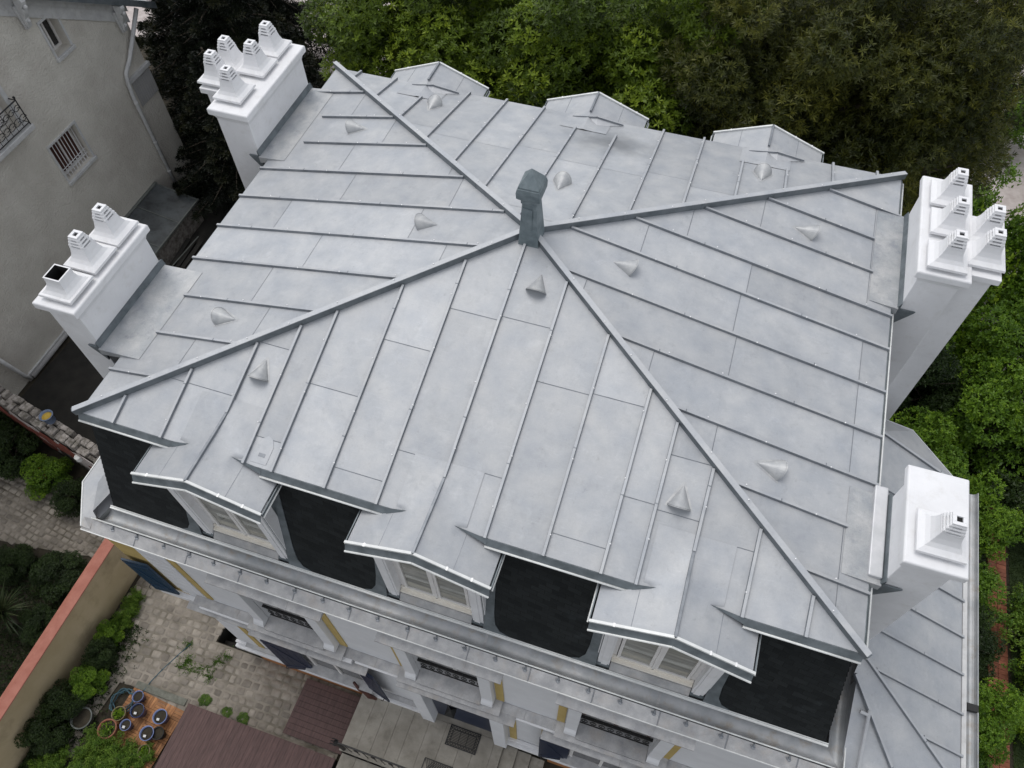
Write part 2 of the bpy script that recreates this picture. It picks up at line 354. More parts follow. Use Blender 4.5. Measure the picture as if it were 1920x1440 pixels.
def cobbles(name, poly, sx, sy, z, ang=0.0, skip=None, seed=1):
    rr = random.Random(seed); m = MB()
    xs = [p[0] for p in poly]; ys = [p[1] for p in poly]
    cx, cy = sum(xs) / len(xs), sum(ys) / len(ys)
    rad = max(math.hypot(x - cx, y - cy) for x, y in poly) + 0.5
    ca, sa = math.cos(ang), math.sin(ang)
    def inside(x, y):
        c = False; n = len(poly)
        for i in range(n):
            (xa, ya), (xb, yb) = poly[i], poly[(i + 1) % n]
            if (ya > y) != (yb > y) and x < (xb - xa) * (y - ya) / (yb - ya) + xa: c = not c
        return c
    v = -rad
    while v < rad:
        h = sy * rr.uniform(0.85, 1.15); u = -rad + rr.random() * sx
        while u < rad:
            wd = sx * rr.uniform(0.7, 1.3)
            lu, lv = u + wd / 2, v + h / 2
            X, Y = cx + lu * ca - lv * sa, cy + lu * sa + lv * ca
            if inside(X, Y) and not (skip and skip(X, Y)):
                a, b = wd / 2 - 0.012, h / 2 - 0.012; n = 10; pts = []
                j = [rr.uniform(0.9, 1.03) for _ in range(n)]
                hz = z + rr.uniform(0.0, 0.018); ro = rr.uniform(-0.08, 0.08)
                ring = []
                for k in range(n):
                    th = 2 * math.pi * (k + 0.5) / n
                    cu, su = math.cos(th), math.sin(th); e = 0.35
                    du = a * math.copysign(abs(cu) ** e, cu) * j[k]; dvv = b * math.copysign(abs(su) ** e, su) * j[k]
                    du, dvv = du * math.cos(ro) - dvv * math.sin(ro), du * math.sin(ro) + dvv * math.cos(ro)
                    ring.append((du, dvv))
                vs = []
                for s_, dz in ((1.0, -0.03), (0.97, 0.0), (0.82, 0.014)):
                    for du, dvv in ring:
                        lx, ly = lu + du * s_, lv + dvv * s_
                        vs.append((cx + lx * ca - ly * sa, cy + lx * sa + ly * ca, hz + dz))
                fs = [[r * n + k, r * n + (k + 1) % n, (r + 1) * n + (k + 1) % n, (r + 1) * n + k] for r in range(2) for k in range(n)] + [[2 * n + k for k in range(n)]]
                m.add(vs, fs, rr.random())
            u += wd
        v += h
    o = m.build(name, stone, smooth=True)
    return tag(o, kind="structure")
front_poly = [(-3.55, -6.0), (-3.5, 0.4), (-0.82, 0.4), (-0.82, -0.96), (3.1, -0.96), (3.1, -2.7), (-0.4, -2.7), (-2.5, -2.45), (-2.9, -6)]
bed = MB(); bed.poly([(x, y, G + 0.030) for x, y in front_poly], 0.5)
tag(bed.build("courtyard_bed", mortar), kind="structure")
cobbles("courtyard", front_poly, 0.225, 0.185, G + 0.02, ang=R(2), seed=3)
left_poly = [(-12.5, 1.6), (-4.2, 1.6), (-4.2, 0.2), (-5.5, -0.15), (-9, -0.6), (-13, -1.2)]
bed = MB(); bed.poly([(x, y, G + 0.022) for x, y in left_poly], 0.5)
tag(bed.build("driveway_bed", mortar), kind="structure")
cobbles("driveway", left_poly, 0.20, 0.17, G + 0.02, ang=R(-8), seed=5)
d = MB(); d.quad((-10.1, 2.4, G + 0.008), (0.5, 2.4, G + 0.008), (0.5, 16, G + 0.008), (-9.4, 16, G + 0.008), .5)
tag(d.build("side_path", asphalt), kind="structure")
d = MB(); d.quad((-24, 20.5, G + 0.006), (-6, 20.5, G + 0.006), (-4, 40, G + 0.006), (-24, 40, G + 0.006), .5)
tag(d.build("back_path", pink), kind="structure")
d = MB(); d.quad((17.4, -4, G + 0.006), (60, -4, G + 0.006), (60, 12, G + 0.006), (17.4, 12, G + 0.006), .5)
lawn_base = mat("lawn_soil", (0.02, 0.035, 0.01), (0.035, 0.055, 0.014), 6, rough=1.0, bump=0.5, bscale=40)
tag(d.build("lawn", lawn_base), kind="structure")
# brick edging path on the right
d = MB(); yy = 1.0; k = 0
while yy < 8.6:
    for r_ in range(2):
        d.box((16.86 + r_ * 0.22, yy, G + 0.0), (17.07 + r_ * 0.22, yy + 0.10, G + 0.07 + random.uniform(-.006, .006)))
    yy += 0.108
tag(d.build("brick_path", brick), kind="structure")
d = MB(); d.quad((15.2, 12, G + 0.004), (40, 12, G + 0.004), (40, 50, G + 0.004), (17.0, 50, G + 0.004), .5)
tag(d.build("gravel_path", pink), kind="structure")
# terrace with its paving strips
TZ = -9.0
d = MB()
xs_ = [3.22]
while xs_[-1] < 6.62: xs_.append(min(6.62, xs_[-1] + random.uniform(0.30, 0.42)))
for a, b in zip(xs_[:-1], xs_[1:]):
    d.box((a + 0.003, -2.25, TZ - 0.5), (b - 0.001, -0.99, TZ + random.uniform(-0.003, 0.003)))
    d.box((a + 0.003, -4.6, TZ - 0.5), (b - 0.001, -2.255, TZ - 0.35 + random.uniform(-.003, .003)))
d.box((3.215, -2.25, G), (6.62, -0.99, TZ - 0.02), 0.3)
d.box((5.0, -0.985, G), (6.45, -0.4, TZ + 0.001), 0.4)
tag(d.build("terrace", concrete, bevel=0.004), kind="structure")
d = MB()
for k in range(3):
    d.box((6.625 + k * 0.31, -2.2, G), (6.93 + k * 0.31, -0.99, TZ - 0.14 * (k + 1)))
tag(d.build("steps", concrete, bevel=0.01), kind="structure")

# ================================================================== MAIN HOUSE
W, D, H = 11.0, 8.629, 1.148
AX, AY = W / 2, D / 2
house = thing("house", (5.5, 4.3, G), "white house with a four-sided grey zinc roof over black slate walls", "house")
house_children_fix = []
SF, SS = H / AY, H / AX            # slopes of front/back and side faces
def zF(y): return SF * y
def zB(y): return SF * (D - y)
def zL(x): return SS * x
def zR(x): return SS * (W - x)

SEAMS = {
 'F': [0.59, 1.38, 2.17, 2.70, 3.14, 3.94, 4.71, 5.48, 6.25, 7.04, 7.80, 8.25, 8.84, 9.57, 10.33],
 'B': [0.54, 1.32, 2.12, 2.88, 3.65, 4.41, 5.19, 5.96, 6.74, 7.50, 8.27, 9.04, 9.82, 10.58],
 'L': [(0.0, 7.77), (0.51, 7.0), (0.51, 6.23), (0.0, 5.45), (0.0, 4.70), (0.0, 3.94), (0.0, 3.15), (0.35, 2.35), (0.34, 1.57), (0.0, 0.79)],
 'R': [(11.0, 7.62), (10.62, 6.86), (10.65, 6.12), (11.0, 5.35), (11.0, 4.68), (11.0, 3.875), (11.0, 3.095), (11.0, 2.315), (10.65, 1.55), (11.0, 0.76)],
}
BST = {2: 0.62, 6: 0.62, 10: 0.62}   # (unused marker for dormers at the back)

# --- roof sheets: every strip between two seams is cut at its lap joints, each sheet laps 3 mm over the one below
roof = MB()
def strip_front(x0, x1, laps, back=False):
    def ytop(x): return min(AY * min(x, W - x) / AX, AY)
    ys = [0.0] + [l for l in laps if l < max(ytop(x0), ytop(x1)) - 0.05] + [99]
    for i in range(len(ys) - 1):
        a, b = ys[i], ys[i + 1]; lift = 0.003 * (i + 1)
        # polygon clip of strip between y=a,b and hip line
        pts = []
        n = 8
        xa = [x0 + (x1 - x0) * k / n for k in range(n + 1)]
        if x0 < AX < x1: xa = sorted(xa + [AX])
        lo = [(x, a) for x in xa if ytop(x) >= a - 1e-6]
        def addcross(lst, lim):
            for s in (1, -1):
                xc = lim * AX / AY if s == 1 else W - lim * AX / AY
                if x0 < xc < x1 and lim > 0: lst.append((xc, lim))
            return sorted(set(lst))
        lo = addcross(lo, a)
        if len(lo) < 2: continue
        hi = [(x, min(b, ytop(x))) for x in sorted(set([p[0] for p in lo] + ([b * AX / AY] if x0 < b * AX / AY < x1 else []) + ([W - b * AX / AY] if x0 < W - b * AX / AY < x1 else [])))]
        poly = lo + [p for p in reversed(hi) if p not in lo]
        P = [((x, D - y, SF * y + lift) if back else (x, y, SF * y + lift)) for x, y in poly]
        t = random.random()
        if back: P = P[::-1]
        roof.poly(P, t)
        if a > 0:  # lap edge
            q = [(x, a) for x, _ in lo]; p0, p1 = q[0], q[-1]
            f = (lambda x, y, dz: (x, D - y, SF * y + dz)) if back else (lambda x, y, dz: (x, y, SF * y + dz))
            roof.cur = 1; roof.quad(*([f(p0[0], a - .007, lift + 0.001), f(p1[0], a - .007, lift + 0.001), f(p1[0], a + .001, lift + .004), f(p0[0], a + .001, lift + .004)][::-1 if back else 1]), t * 0.3); roof.cur = 0
def strip_side(y0, y1, laps, right=False):
    def xtop(y): return min(AX * min(y, D - y) / AY, AX)
    xs = [0.0] + [l for l in laps if l < max(xtop(y0), xtop(y1)) - 0.05] + [99]
    for i in range(len(xs) - 1):
        a, b = xs[i], xs[i + 1]; lift = 0.003 * (i + 1); n = 8
        ya = sorted([y0 + (y1 - y0) * k / n for k in range(n + 1)] + ([AY] if y0 < AY < y1 else []))
        cr = lambda lim: [c for c in (lim * AY / AX, D - lim * AY / AX) if y0 < c < y1 and lim > 0]
        lo = sorted(set([y for y in ya if xtop(y) >= a - 1e-6] + cr(a)))
        if len(lo) < 2: continue
        hy = sorted(set(lo + cr(b)))
        poly = [(a, y) for y in lo] + [p for p in [(min(b, xtop(y)), y) for y in reversed(hy)] if p not in [(a, y) for y in lo]]
        P = [((W - x if right else x), y, SS * x + lift) for x, y in poly]
        if not right: P = P[::-1]
        t = random.random(); roof.poly(P, t)
        if a > 0:
            f = lambda y, dz: ((W - a if right else a), y, SS * a + dz)
            g = lambda y, da, dz: ((W - a - da if right else a + da), y, SS * a + dz)
            roof.cur = 1; roof.quad(*([g(lo[0], -.007, lift + .001), g(lo[-1], -.007, lift + .001), g(lo[-1], .001, lift + .004), g(lo[0], .001, lift + .004)][::1 if right else -1]), t * 0.3); roof.cur = 0
fx = [0] + SEAMS['F'] + [W]
lapF = [[], [0.83], [0.83, 2.6], [1.68], [0.4, 2.45], [1.3, 3.2], [0.3, 2.19], [0.76, 2.88], [0.78, 2.95], [2.17], [0.3, 2.2], [1.0], [0.95, 1.68], [0.78], [], []]
for i in range(len(fx) - 1): strip_front(fx[i], fx[i + 1], lapF[i % len(lapF)])
bx_ = [0] + SEAMS['B'] + [W]
for i in range(len(bx_) - 1): strip_front(bx_[i], bx_[i + 1], [1.9, 3.9] if i % 3 else [1.7, 3.7], back=True)
ly = [0] + sorted(s[1] for s in SEAMS['L']) + [D]
for i in range(len(ly) - 1): strip_side(ly[i], ly[i + 1], [[2.1, 4.3], [1.1, 3.6], [2.0, 4.0], [1.6, 3.7]][i % 4])
ry = [0] + sorted(s[1] for s in SEAMS['R']) + [D]
for i in range(len(ry) - 1): strip_side(ry[i], ry[i + 1], [[0.39, 2.23, 4.5], [0.39, 2.3], [2.23, 3.9], [0.39, 3.3, 4.6]][i % 4], right=True)
# fascia skirt of the sheets
for a, b in (((0, 0), (W, 0)), ((W, 0), (W, D)), ((W, D), (0, D)), ((0, D), (0, 0))):
    roof.quad((*a, -0.03), (*b, -0.03), (*b, 0.0), (*a, 0.0), 0.2)
roof_o = roof.build("roof", zinc_main, house, m2=zincb)

def batten(a, b, n, w=0.050, h=0.046, m=None, parent=None, clips=True, name="batten"):
    mb = MB(); mb.bar(a, b, w, h, up=n, taper=0.8, t=random.uniform(.3, .9)); mb.mi[4] = 1  # sides in dark weathered zinc, top in pale sheet: shading put into the colour
    # folded end caps and two joints in the cover strip
    A, B = Vector(a), Vector(b); dd = (B - A).normalized(); nn = Vector(n).normalized()
    for q in np.arange(random.uniform(.6, 1.6), (B - A).length - .2, 2.0):
        p = A + dd * q; mb.bar(p, p + dd * .016, w + .004, h + .003, up=n, taper=0.8, t=.1)
    o = mb.build(name, m or zincb, parent or roof_o, bevel=0.004, m2=zinc)
    return o
clips_mb = MB()
def clips_on(a, b, n, h, step=1.9, w=0.05):
    a, b = Vector(a), Vector(b); L = (b - a).length; d = (b - a).normalized(); n = Vector(n).normalized()
    s = random.uniform(0.25, 0.7)
    side = d.cross(n).normalized()
    while s < L - 0.15:
        p = a + d * s + n * (h + 0.001)
        p2 = p + side * random.choice((-1, 1)) * w * 0.35
        clips_mb.lathe([(0.0, 0.014), (0.009, 0.011), (0.010, 0.0)], tuple(p2), n=8)
        s += random.uniform(0.75, 1.15) * step * 0.5
nF, nB, nL, nR = (0, -SF, 1), (0, SF, 1), (-SS, 0, 1), (SS, 0, 1)
for i, x in enumerate(SEAMS['F']):
    yt = AY * min(x, W - x) / AX - 0.05
    if abs(x - 5.48) < 0.01: yt = AY - 0.2
    y0 = 0.57 if i in (2, 7, 12) else -0.012
    a, b = (x, y0, zF(y0) + (0.016 if y0 > .1 else 0.004)), (x, yt, zF(yt) + 0.004)
    batten(a, b, nF); clips_on(a, b, nF, 0.045)
for i, x in enumerate(SEAMS['B']):
    yt = D - (AY * min(x, W - x) / AX - 0.05)
    y0 = D + 0.012
    if i in (2, 6, 7, 10, 11): y0 = D - 0.6
    a, b = (x, y0, zB(y0) + 0.004), (x, yt, zB(yt) + 0.004)
    batten(a, b, nB); clips_on(a, b, nB, 0.045)
for x0, y in SEAMS['L']:
    xt = AX * min(y, D - y) / AY - 0.05; x0 = x0 - 0.012 if x0 < 0.1 else x0
    a, b = (x0, y, zL(x0) + 0.004), (xt, y, zL(xt) + 0.004)
    batten(a, b, nL); clips_on(a, b, nL, 0.045)
for x0, y in SEAMS['R']:
    xt = W - (AX * min(y, D - y) / AY - 0.05); x0 = x0 + 0.012 if x0 > 10.9 else x0
    a, b = (x0, y, zR(x0) + 0.004), (xt, y, zR(xt) + 0.004)
    batten(a, b, nR); clips_on(a, b, nR, 0.045)
apex = Vector((AX, AY, H))
for cx, cy in ((0, 0), (W, 0), (W, D), (0, D)):
    c = Vector((cx, cy, 0)); d = (apex - c).normalized()
    a = c - d * 0.05; b = apex - d * 0.15
    mb = MB(); mb.bar(a, b, 0.075, 0.115, taper=0.85, t=0.5)
    mb.cur = 1; mb.bar(a + Vector((0, 0, 0.115)), b + Vector((0, 0, 0.115)), 0.085, 0.012, t=0.9); mb.cur = 0  # paler top strip over dark sides, light and shade put into the colour
    for k in range(1, 5):
        p = a + (b - a) * k / 5; mb.bar(p, p + d * 0.03, 0.083, 0.1165, taper=0.86, t=0.2)
    mb.build("hip_cap", zinch, roof_o, bevel=0.004, m2=zinc)
    clips_on(a, b, (0, 0, 1), 0.128, step=1.6, w=0.05)
clips_mb.build("clip", clipm, roof_o)["kind"] = "stuff"

# vents: half cones lying on the sheets, point uphill
def vent(p, up, n):
    up, n = Vector(up).normalized(), Vector(n).normalized(); side = up.cross(n).normalized(); p = Vector(p)
    mb = MB(); L, r = 0.30, 0.155; k = 14
    base = []
    for i in range(k + 1):
        th = math.pi * i / k
        base.append(p - up * 0.14 + side * r * math.cos(th) * 1.0 + n * (r * 1.15 * math.sin(th) + 0.004) - up * 0.05 * math.sin(th))
    tip = p + up * (L - 0.14) + n * 0.006
    mb.add(base + [tip], [[i, i + 1, k + 1] for i in range(k)], 0.5)
    inner = [q - n * 0.002 + up * 0.015 for q in base]
    mb.add(inner, [list(range(k + 1))], 0.1)
    # thin flange around
    fl = [p - up * 0.16 + side * (r + 0.03), p - up * 0.16 - side * (r + 0.03), p + up * (L - 0.10) - side * 0.02, p + up * (L - 0.10) + side * 0.02]
    mb.poly([q + n * 0.006 for q in fl[::-1]], 0.6)
    return mb.build("roof_vent", ventm, roof_o, smooth=False)
upF, upB, upL, upR = (0, 1, SF), (0, -1, SF), (1, 0, SS), (-1, 0, SS)
for x, y in ((2.40, 1.30), (5.86, 3.56), (8.53, 1.19)): vent((x, y, zF(y)), upF, nF)
for x, y in ((2.46, 7.74), (5.52, 5.84), (8.64, 7.60)): vent((x, y, zB(y)), upB, nB)
for x, y in ((1.44, 6.67), (3.83, 4.33), (1.40, 2.01)): vent((x, y, zL(x)), upL, nL)
for x, y in ((9.47, 6.46), (6.92, 4.35), (9.53, 1.97)): vent((x, y, zR(x)), upR, nR)
# repair patch with a dark hatch near the left front eave
mb = MB()
P = [(2.78, 0.05), (3.02, 0.05), (3.03, 0.30), (2.98, 0.40), (2.90, 0.44), (2.82, 0.38), (2.77, 0.28)]
mb.prism([(x, y, zF(y) + 0.004) for x, y in P], (0, 0, 0.006))
mb.build("repair_patch", zinc, roof_o)
mb = MB(); mb.prism([(2.86, .14, zF(.14) + .011), (2.96, .14, zF(.14) + .011), (2.96, .19, zF(.19) + .011), (2.86, .19, zF(.19) + .011)], (0, 0, 0.003)); mb.build("hatch", zincb, roof_o)

# eave fascia: dark strip and light drip bead on the four sides
def fascia(a, b, out):
    a, b, out = Vector(a), Vector(b), Vector(out)
    mb = MB(); mb.prism([a, b, b + Vector((0, 0, -0.10)) + out * 0.055, a + Vector((0, 0, -0.10)) + out * 0.055], out * 0.01 + Vector((0, 0, 0.002)))
    mb.build("fascia", zincd, roof_o)
    mb = MB(); mb.tube([a + out * 0.075 + Vector((0, 0, -0.115)), b + out * 0.075 + Vector((0, 0, -0.115))], 0.017, 8)
    mb.build("drip_edge", bead, roof_o, smooth=True)
# front fascia interrupted by the dormers
DC = [2.17, 5.48, 8.84]          # dormer centres
DBK = [2.05, 5.35, 8.73]        # back dormers (recomputed below)
fs = [(-0.02, DC[0] - 0.60), (DC[0] + 0.78, DC[1] - 0.60), (DC[1] + 0.78, DC[2] - 0.60), (DC[2] + 0.78, W + 0.02)]
for a, b in fs: fascia((a, 0, -0.005), (b, 0, -0.005), (0, -1, 0))
fascia((0, 0, -0.005), (0, D, -0.005), (-1, 0, 0))
fascia((W, 0, -0.005), (W, D, -0.005), (1, 0, 0))
for a, b in [(-0.02, 1.2), (3.0, 4.6), (6.4, 8.0), (9.8, W)]: fascia((a, D, -0.005), (b, D, -0.005), (0, 1, 0))

# finial
FX, FY = 5.53, 4.25
mb = MB()
prof = [(0.17, 1.0), (0.165, 1.15), (0.115, 1.86), (0.13, 1.88), (0.13, 1.93), (0.155, 1.96), (0.185, 2.0), (0.19, 2.1), (0.175, 2.16), (0.165, 2.165), (0.165, 2.19), (0.0, 2.42)]
vs, fs_ = [], []
for r, z in prof:
    vs += [(FX - r * 0.92, FY - r, z), (FX + r * 0.92, FY - r, z), (FX + r * 0.92, FY + r, z), (FX - r * 0.92, FY + r, z)]
for i in range(len(prof) - 1):
    for k in range(4): fs_.append([i * 4 + k, i * 4 + (k + 1) % 4, (i + 1) * 4 + (k + 1) % 4, (i + 1) * 4 + k])
mb.add(vs, fs_, .5)
mb.box((FX - 0.10, FY - 0.149, 1.25), (FX + 0.05, FY - 0.10, 1.80), 0.2)
mb.build("finial", finm, roof_o, bevel=0.006)

# --- slate mansard walls
ZB = -2.45
top = [(0.08, 0.08), (W - 0.08, 0.08), (W - 0.08, D - 0.08), (0.08, D - 0.08)]
bot = [(-0.38, -0.50), (W + 0.40, -0.50), (W + 0.40, D + 0.50), (-0.38, D + 0.50)]
names = ["mansard_wall"] * 4
for i in range(4):
    j = (i + 1) % 4
    a, b = Vector((*bot[i], ZB - 0.1)), Vector((*bot[j], ZB - 0.1)); c, e = Vector((*top[j], -0.02)), Vector((*top[i], -0.02))
    mb = MB(); n = (b - a).cross(e - a).normalized()
    # slate courses as thin overlapping rows
    rows = 22; pieces = []
    gaps = [(c - 0.80, c + 0.80) for c in (2.17, 5.48, 8.84)] if i == 0 else []
    for r in range(rows):
        t0, t1 = r / rows, (r + 1.0) / rows
        p0, p1 = a.lerp(e, t0), b.lerp(c, t0); p2, p3 = b.lerp(c, t1), a.lerp(e, t1)
        cuts = [(p0, p1, p2, p3)]
        if gaps:
            def at(pa, pb, x): return pa.lerp(pb, (x - pa.x) / (pb.x - pa.x))
            xs_m = [None] + [g for gg in gaps for g in gg] + [None]; cuts = []
            for q in range(0, len(xs_m), 2):
                xa, xb = xs_m[q], xs_m[q + 1]
                cuts.append((p0 if xa is None else at(p0, p1, xa), p1 if xb is None else at(p0, p1, xb), p2 if xb is None else at(p3, p2, xb), p3 if xa is None else at(p3, p2, xa)))
        for ci, (c0, c1, c2, c3) in enumerate(cuts):
            while len(pieces) <= ci: pieces.append(MB())
            mb = pieces[ci]
            mb.quad(c0 + n * 0.012, c1 + n * 0.012, c2, c3, random.random())
            mb.quad(c0, c1, c1 + n * 0.012, c0 + n * 0.012, 0.2)
    along = (b - a).normalized(); upv = (e - a).normalized()
    for mb in pieces: mb.build("mansard_wall", slate, house, uvf=lambda co, a=a, al=along, u=upv: ((co - a).dot(al), (co - a).dot(u)))

# --- main body walls
mb = MB()
Z1 = -2.76
mb.box((0.02, -0.60, -5.3), (11.4, D + 0.5, Z1), .5)
for xa_, xb_ in ((0.02, 1.95), (3.19, 5.04), (6.28, 8.04), (9.28, 11.4)): mb.box((xa_, -0.85, -5.3), (xb_, -0.602, Z1), .5)
for c_ in (2.57, 5.66, 8.66): mb.box((c_ - .618, -0.85, -3.02), (c_ + .618, -0.602, Z1), .5)
mb.box((-0.62, -0.848, -5.55), (0.02, 0.6, Z1), .5)
mb.box((0.06, -0.855, G), (11.4, D + 0.5, -5.302), .5)
wall_o = mb.build("wall", facade, house)
# banded render at the left end of the facade
mb = MB()
for k in range(9):
    z = -3.0 - k * 0.25; mb.box((-0.08, -0.868, z - 0.225), (0.52, -0.853, z))
mb.build("banded_render", facade, wall_o, bevel=0.006)
mb = MB()
for k in range(12):
    z = -5.75 - k * 0.26; mb.box((0.075, -0.875, z - 0.235), (0.60, -0.858, z))
mb.build("banded_render", facade, wall_o, bevel=0.006)
mb = MB(); mb.box((-0.63, -0.862, -5.5), (-0.085, -0.852, -2.8)); mb.build("yellow_band", yellow, wall_o)
# --- lower annex roof on the right
def P3(x, y, z): return Vector((x, y, z))
ann = MB()
A_ = P3(11.62, 0.75, -1.96); C1 = P3(13.33, -0.46, -2.81); C2 = P3(12.62, -0.86, -2.83); B_ = P3(11.55, 0.45, -2.02)
E1 = P3(13.33, 4.45, -2.81); E2 = P3(12.45, 5.42, -2.83); F_ = P3(11.62, 4.6, -1.96); F2 = P3(11.4, 5.42, -2.6)
ann.poly([A_, C1, E1, F_], 0.5); ann.poly([A_, B_, C2, C1], 0.62); ann.poly([F_, E1, E2, F2], 0.3)
L1 = P3(11.66, -0.86, -2.66); L0 = P3(11.62, 0.42, -2.10); ann.poly([B_, L0, L1, C2], 0.75)
ann.quad(L0, P3(11.66, 0.42, -2.6), P3(11.68, -0.86, -2.8), L1, .5)
ann_o = ann.build("annex_roof", zinc, house)
nA = (0.5, 0, 1)
def zA(x): return -2.81 + (13.33 - x) * 0.497
for y in (0.03, 0.62, 1.21, 1.80, 2.39, 2.98, 3.57):
    xs0 = 11.66
    if y < 0.7: xs0 = 11.66 + (0.75 - y) * 1.41
    a, b = (xs0, y, zA(xs0) + .003), (13.34, y, zA(13.34) + .003)
    batten(a, b, nA, 0.045, 0.04, parent=ann_o)
for a, b in ((A_, C1), (B_, C2), (F_, E1)):
    batten(a, b, (0.3, -0.2, 1), 0.05, 0.05, parent=ann_o)
batten(P3(11.72, 0.02, -2.22), P3(11.85, 0.02, -2.27), (0, -.3, 1), 0.05, 0.04, zincp, ann_o)
batten(P3(11.86, 0.10, -2.24), P3(11.88, -0.86, -2.66), (0, -.3, 1), 0.05, 0.05, zincp, ann_o)
mb = MB(); mb.box((13.335, -0.46, -2.86), (13.40, 4.45, -2.80)); mb.build("eave_board", trim, ann_o)
mb = MB(); k = 8
ring = [(13.48 + 0.08 * math.cos(math.pi + math.pi * i / k), -2.82 + 0.08 * math.sin(math.pi + math.pi * i / k)) for i in range(k + 1)]
mb.add([(x, y, z) for y in (-0.46, 4.45) for x, z in ring], [[i, i + 1, k + 2 + i, k + 1 + i] for i in range(k)], .5)
mb.tube([(13.565, -0.46, -2.815), (13.565, 4.45, -2.815)], 0.012, 6)
mb.build("annex_gutter", zincg, ann_o)
mb = MB(); mb.box((13.41, 0.72, -2.88), (13.57, 0.82, -2.80)); mb.build("gutter_joint", blackp, ann_o)
mb = MB()
mb.prism([(11.4, -0.6, G), (12.4, -0.6, G), (13.2, -0.2, G), (13.2, 4.4, G), (12.4, 5.2, G), (11.4, 5.2, G)], (0, 0, -2.9 - G))
mb.build("annex_wall", facade, house)
# eave line of the chamfered rear end
mb = MB()
for a, b in ((E1, E2), (E2, F2), (C1, C2)):
    mb.tube([a + P3(0, 0, .0), b + P3(0, 0, .0)], 0.015, 6)
mb.build("annex_drip", zincp, ann_o)
# --- small corner roof at the left
cr = MB()
q = [P3(-0.78, -0.93, -2.60), P3(-1.25, -0.22, -2.60), P3(-1.25, 0.8, -2.60), P3(-0.45, 0.9, -2.30), P3(-0.40, -0.48, -2.30), P3(-0.62, -0.80, -2.45)]
cr.poly([P3(-0.95, -0.16, -2.55), P3(-0.95, 0.8, -2.55), P3(-0.30, 0.8, -2.2), P3(-0.30, 0.0, -2.2), P3(-0.62, -0.68, -2.42)], .25)
cr.poly([q[0], q[1], P3(-0.95, -0.16, -2.62), P3(-0.62, -0.72, -2.60)], .2); cr.poly([q[1], q[2], P3(-0.95, 0.8, -2.62), P3(-0.95, -0.16, -2.62)], .25)
cr.quad(P3(-0.95, -0.16, -2.62), P3(-0.95, 0.8, -2.62), P3(-0.95, 0.8, -2.55), P3(-0.95, -0.16, -2.55), .4)
cr.quad(P3(-0.62, -0.72, -2.60), P3(-0.95, -0.16, -2.62), P3(-0.95, -0.16, -2.55), P3(-0.62, -0.68, -2.42), .4)
cr_o = cr.build("corner_roof", zinc, house)
mb = MB(); mb.tube([q[0], q[1], q[2]], 0.016, 6); mb.build("drip_edge", bead, cr_o)
batten(P3(-0.93, 0.10, -2.55), P3(-0.45, 0.22, -2.30), (-.4, 0, 1), 0.045, 0.04, parent=cr_o)
mb = MB(); mb.prism([(-0.7, -0.7, -5.5), (-1.1, -0.1, -5.5), (-1.1, 0.7, -5.5), (0.0, 0.7, -5.5), (0, -0.7, -5.5)], (0, 0, 2.85)); mb.build("corner_bay", facade, house)

# --- gutter and cornice ledge along the front, returning on the right
def trough(path, w, dpt, name, parent, ends=True):
    """path: list of (inner point, outer point) pairs"""
    k = 10; mb = MB(); rings = []
    for a, b in path:
        a, b = Vector(a), Vector(b); r = []
        for i in range(k + 1):
            th = math.pi * i / k; s = (1 - math.cos(th)) / 2
            r.append(a.lerp(b, s) + Vector((0, 0, -dpt * math.sin(th) ** 0.8 if 0 < i < k else 0)))
        rings.append(r)
    for r0, r1 in zip(rings[:-1], rings[1:]):
        mb.add(r0 + r1, [[i, k + 1 + i, k + 2 + i, i + 1] for i in range(k)], random.random())
    mb.add(rings[0], [list(range(k + 1))])
    return mb, rings
segs = [((-0.42, -0.50, -2.48), (-0.66, -0.765, -2.50))]
x = -0.42
pth = [((-0.42, -0.505, -2.47), (-0.50, -0.765, -2.50))]
for xx in np.linspace(0.6, 11.0, 12): pth.append(((xx, -0.505, -2.47), (xx, -0.765, -2.50)))
pth.append(((11.43, -0.505, -2.47), (11.67, -0.765, -2.50)))
pth.append(((11.42, 0.75, -2.47), (11.66, 0.75, -2.50)))
mb, rings = trough(pth, 0.26, 0.13, "gutter", house)
mb.quad((-0.50, -0.765, -2.50), (-0.42, -0.505, -2.47), (-0.42, -0.505, -2.62), (-0.50, -0.765, -2.62))
gut = mb.build("gutter", zincg, house, smooth=True)
mb = MB(); mb.tube([(-0.62, -0.775, -2.49)] + [b for a, b in pth[1:-1]] + [(11.66, 0.42, -2.49)], 0.013, 8); mb.build("gutter_rim", bead, gut, smooth=True)
mb = MB(); mb.bar((-0.40, -0.52, -2.46), (11.42, -0.52, -2.46), 0.03, 0.02); mb.bar((-0.40, -0.495, -2.45), (11.42, -0.495, -2.45), 0.012, 0.03)
mb.build("gutter_flashing", bead, gut)
for xj in (0.9, 5.9, 6.35, 9.05):
    mb = MB(); k = 10
    pts = [Vector((xj, -0.505, -2.47)).lerp(Vector((xj, -0.765, -2.50)), (1 - math.cos(math.pi * i / k)) / 2) + Vector((0, 0, 0.006 - (0.13 * math.sin(math.pi * i / k) ** 0.8 if 0 < i < k else 0))) for i in range(k + 1)]
    mb.add([p + Vector((dx, 0, 0)) for dx in (-0.02, 0.02) for p in pts], [[i, k + 1 + i, k + 2 + i, i + 1] for i in range(k)])
    mb.build("gutter_joint", zincl, gut)
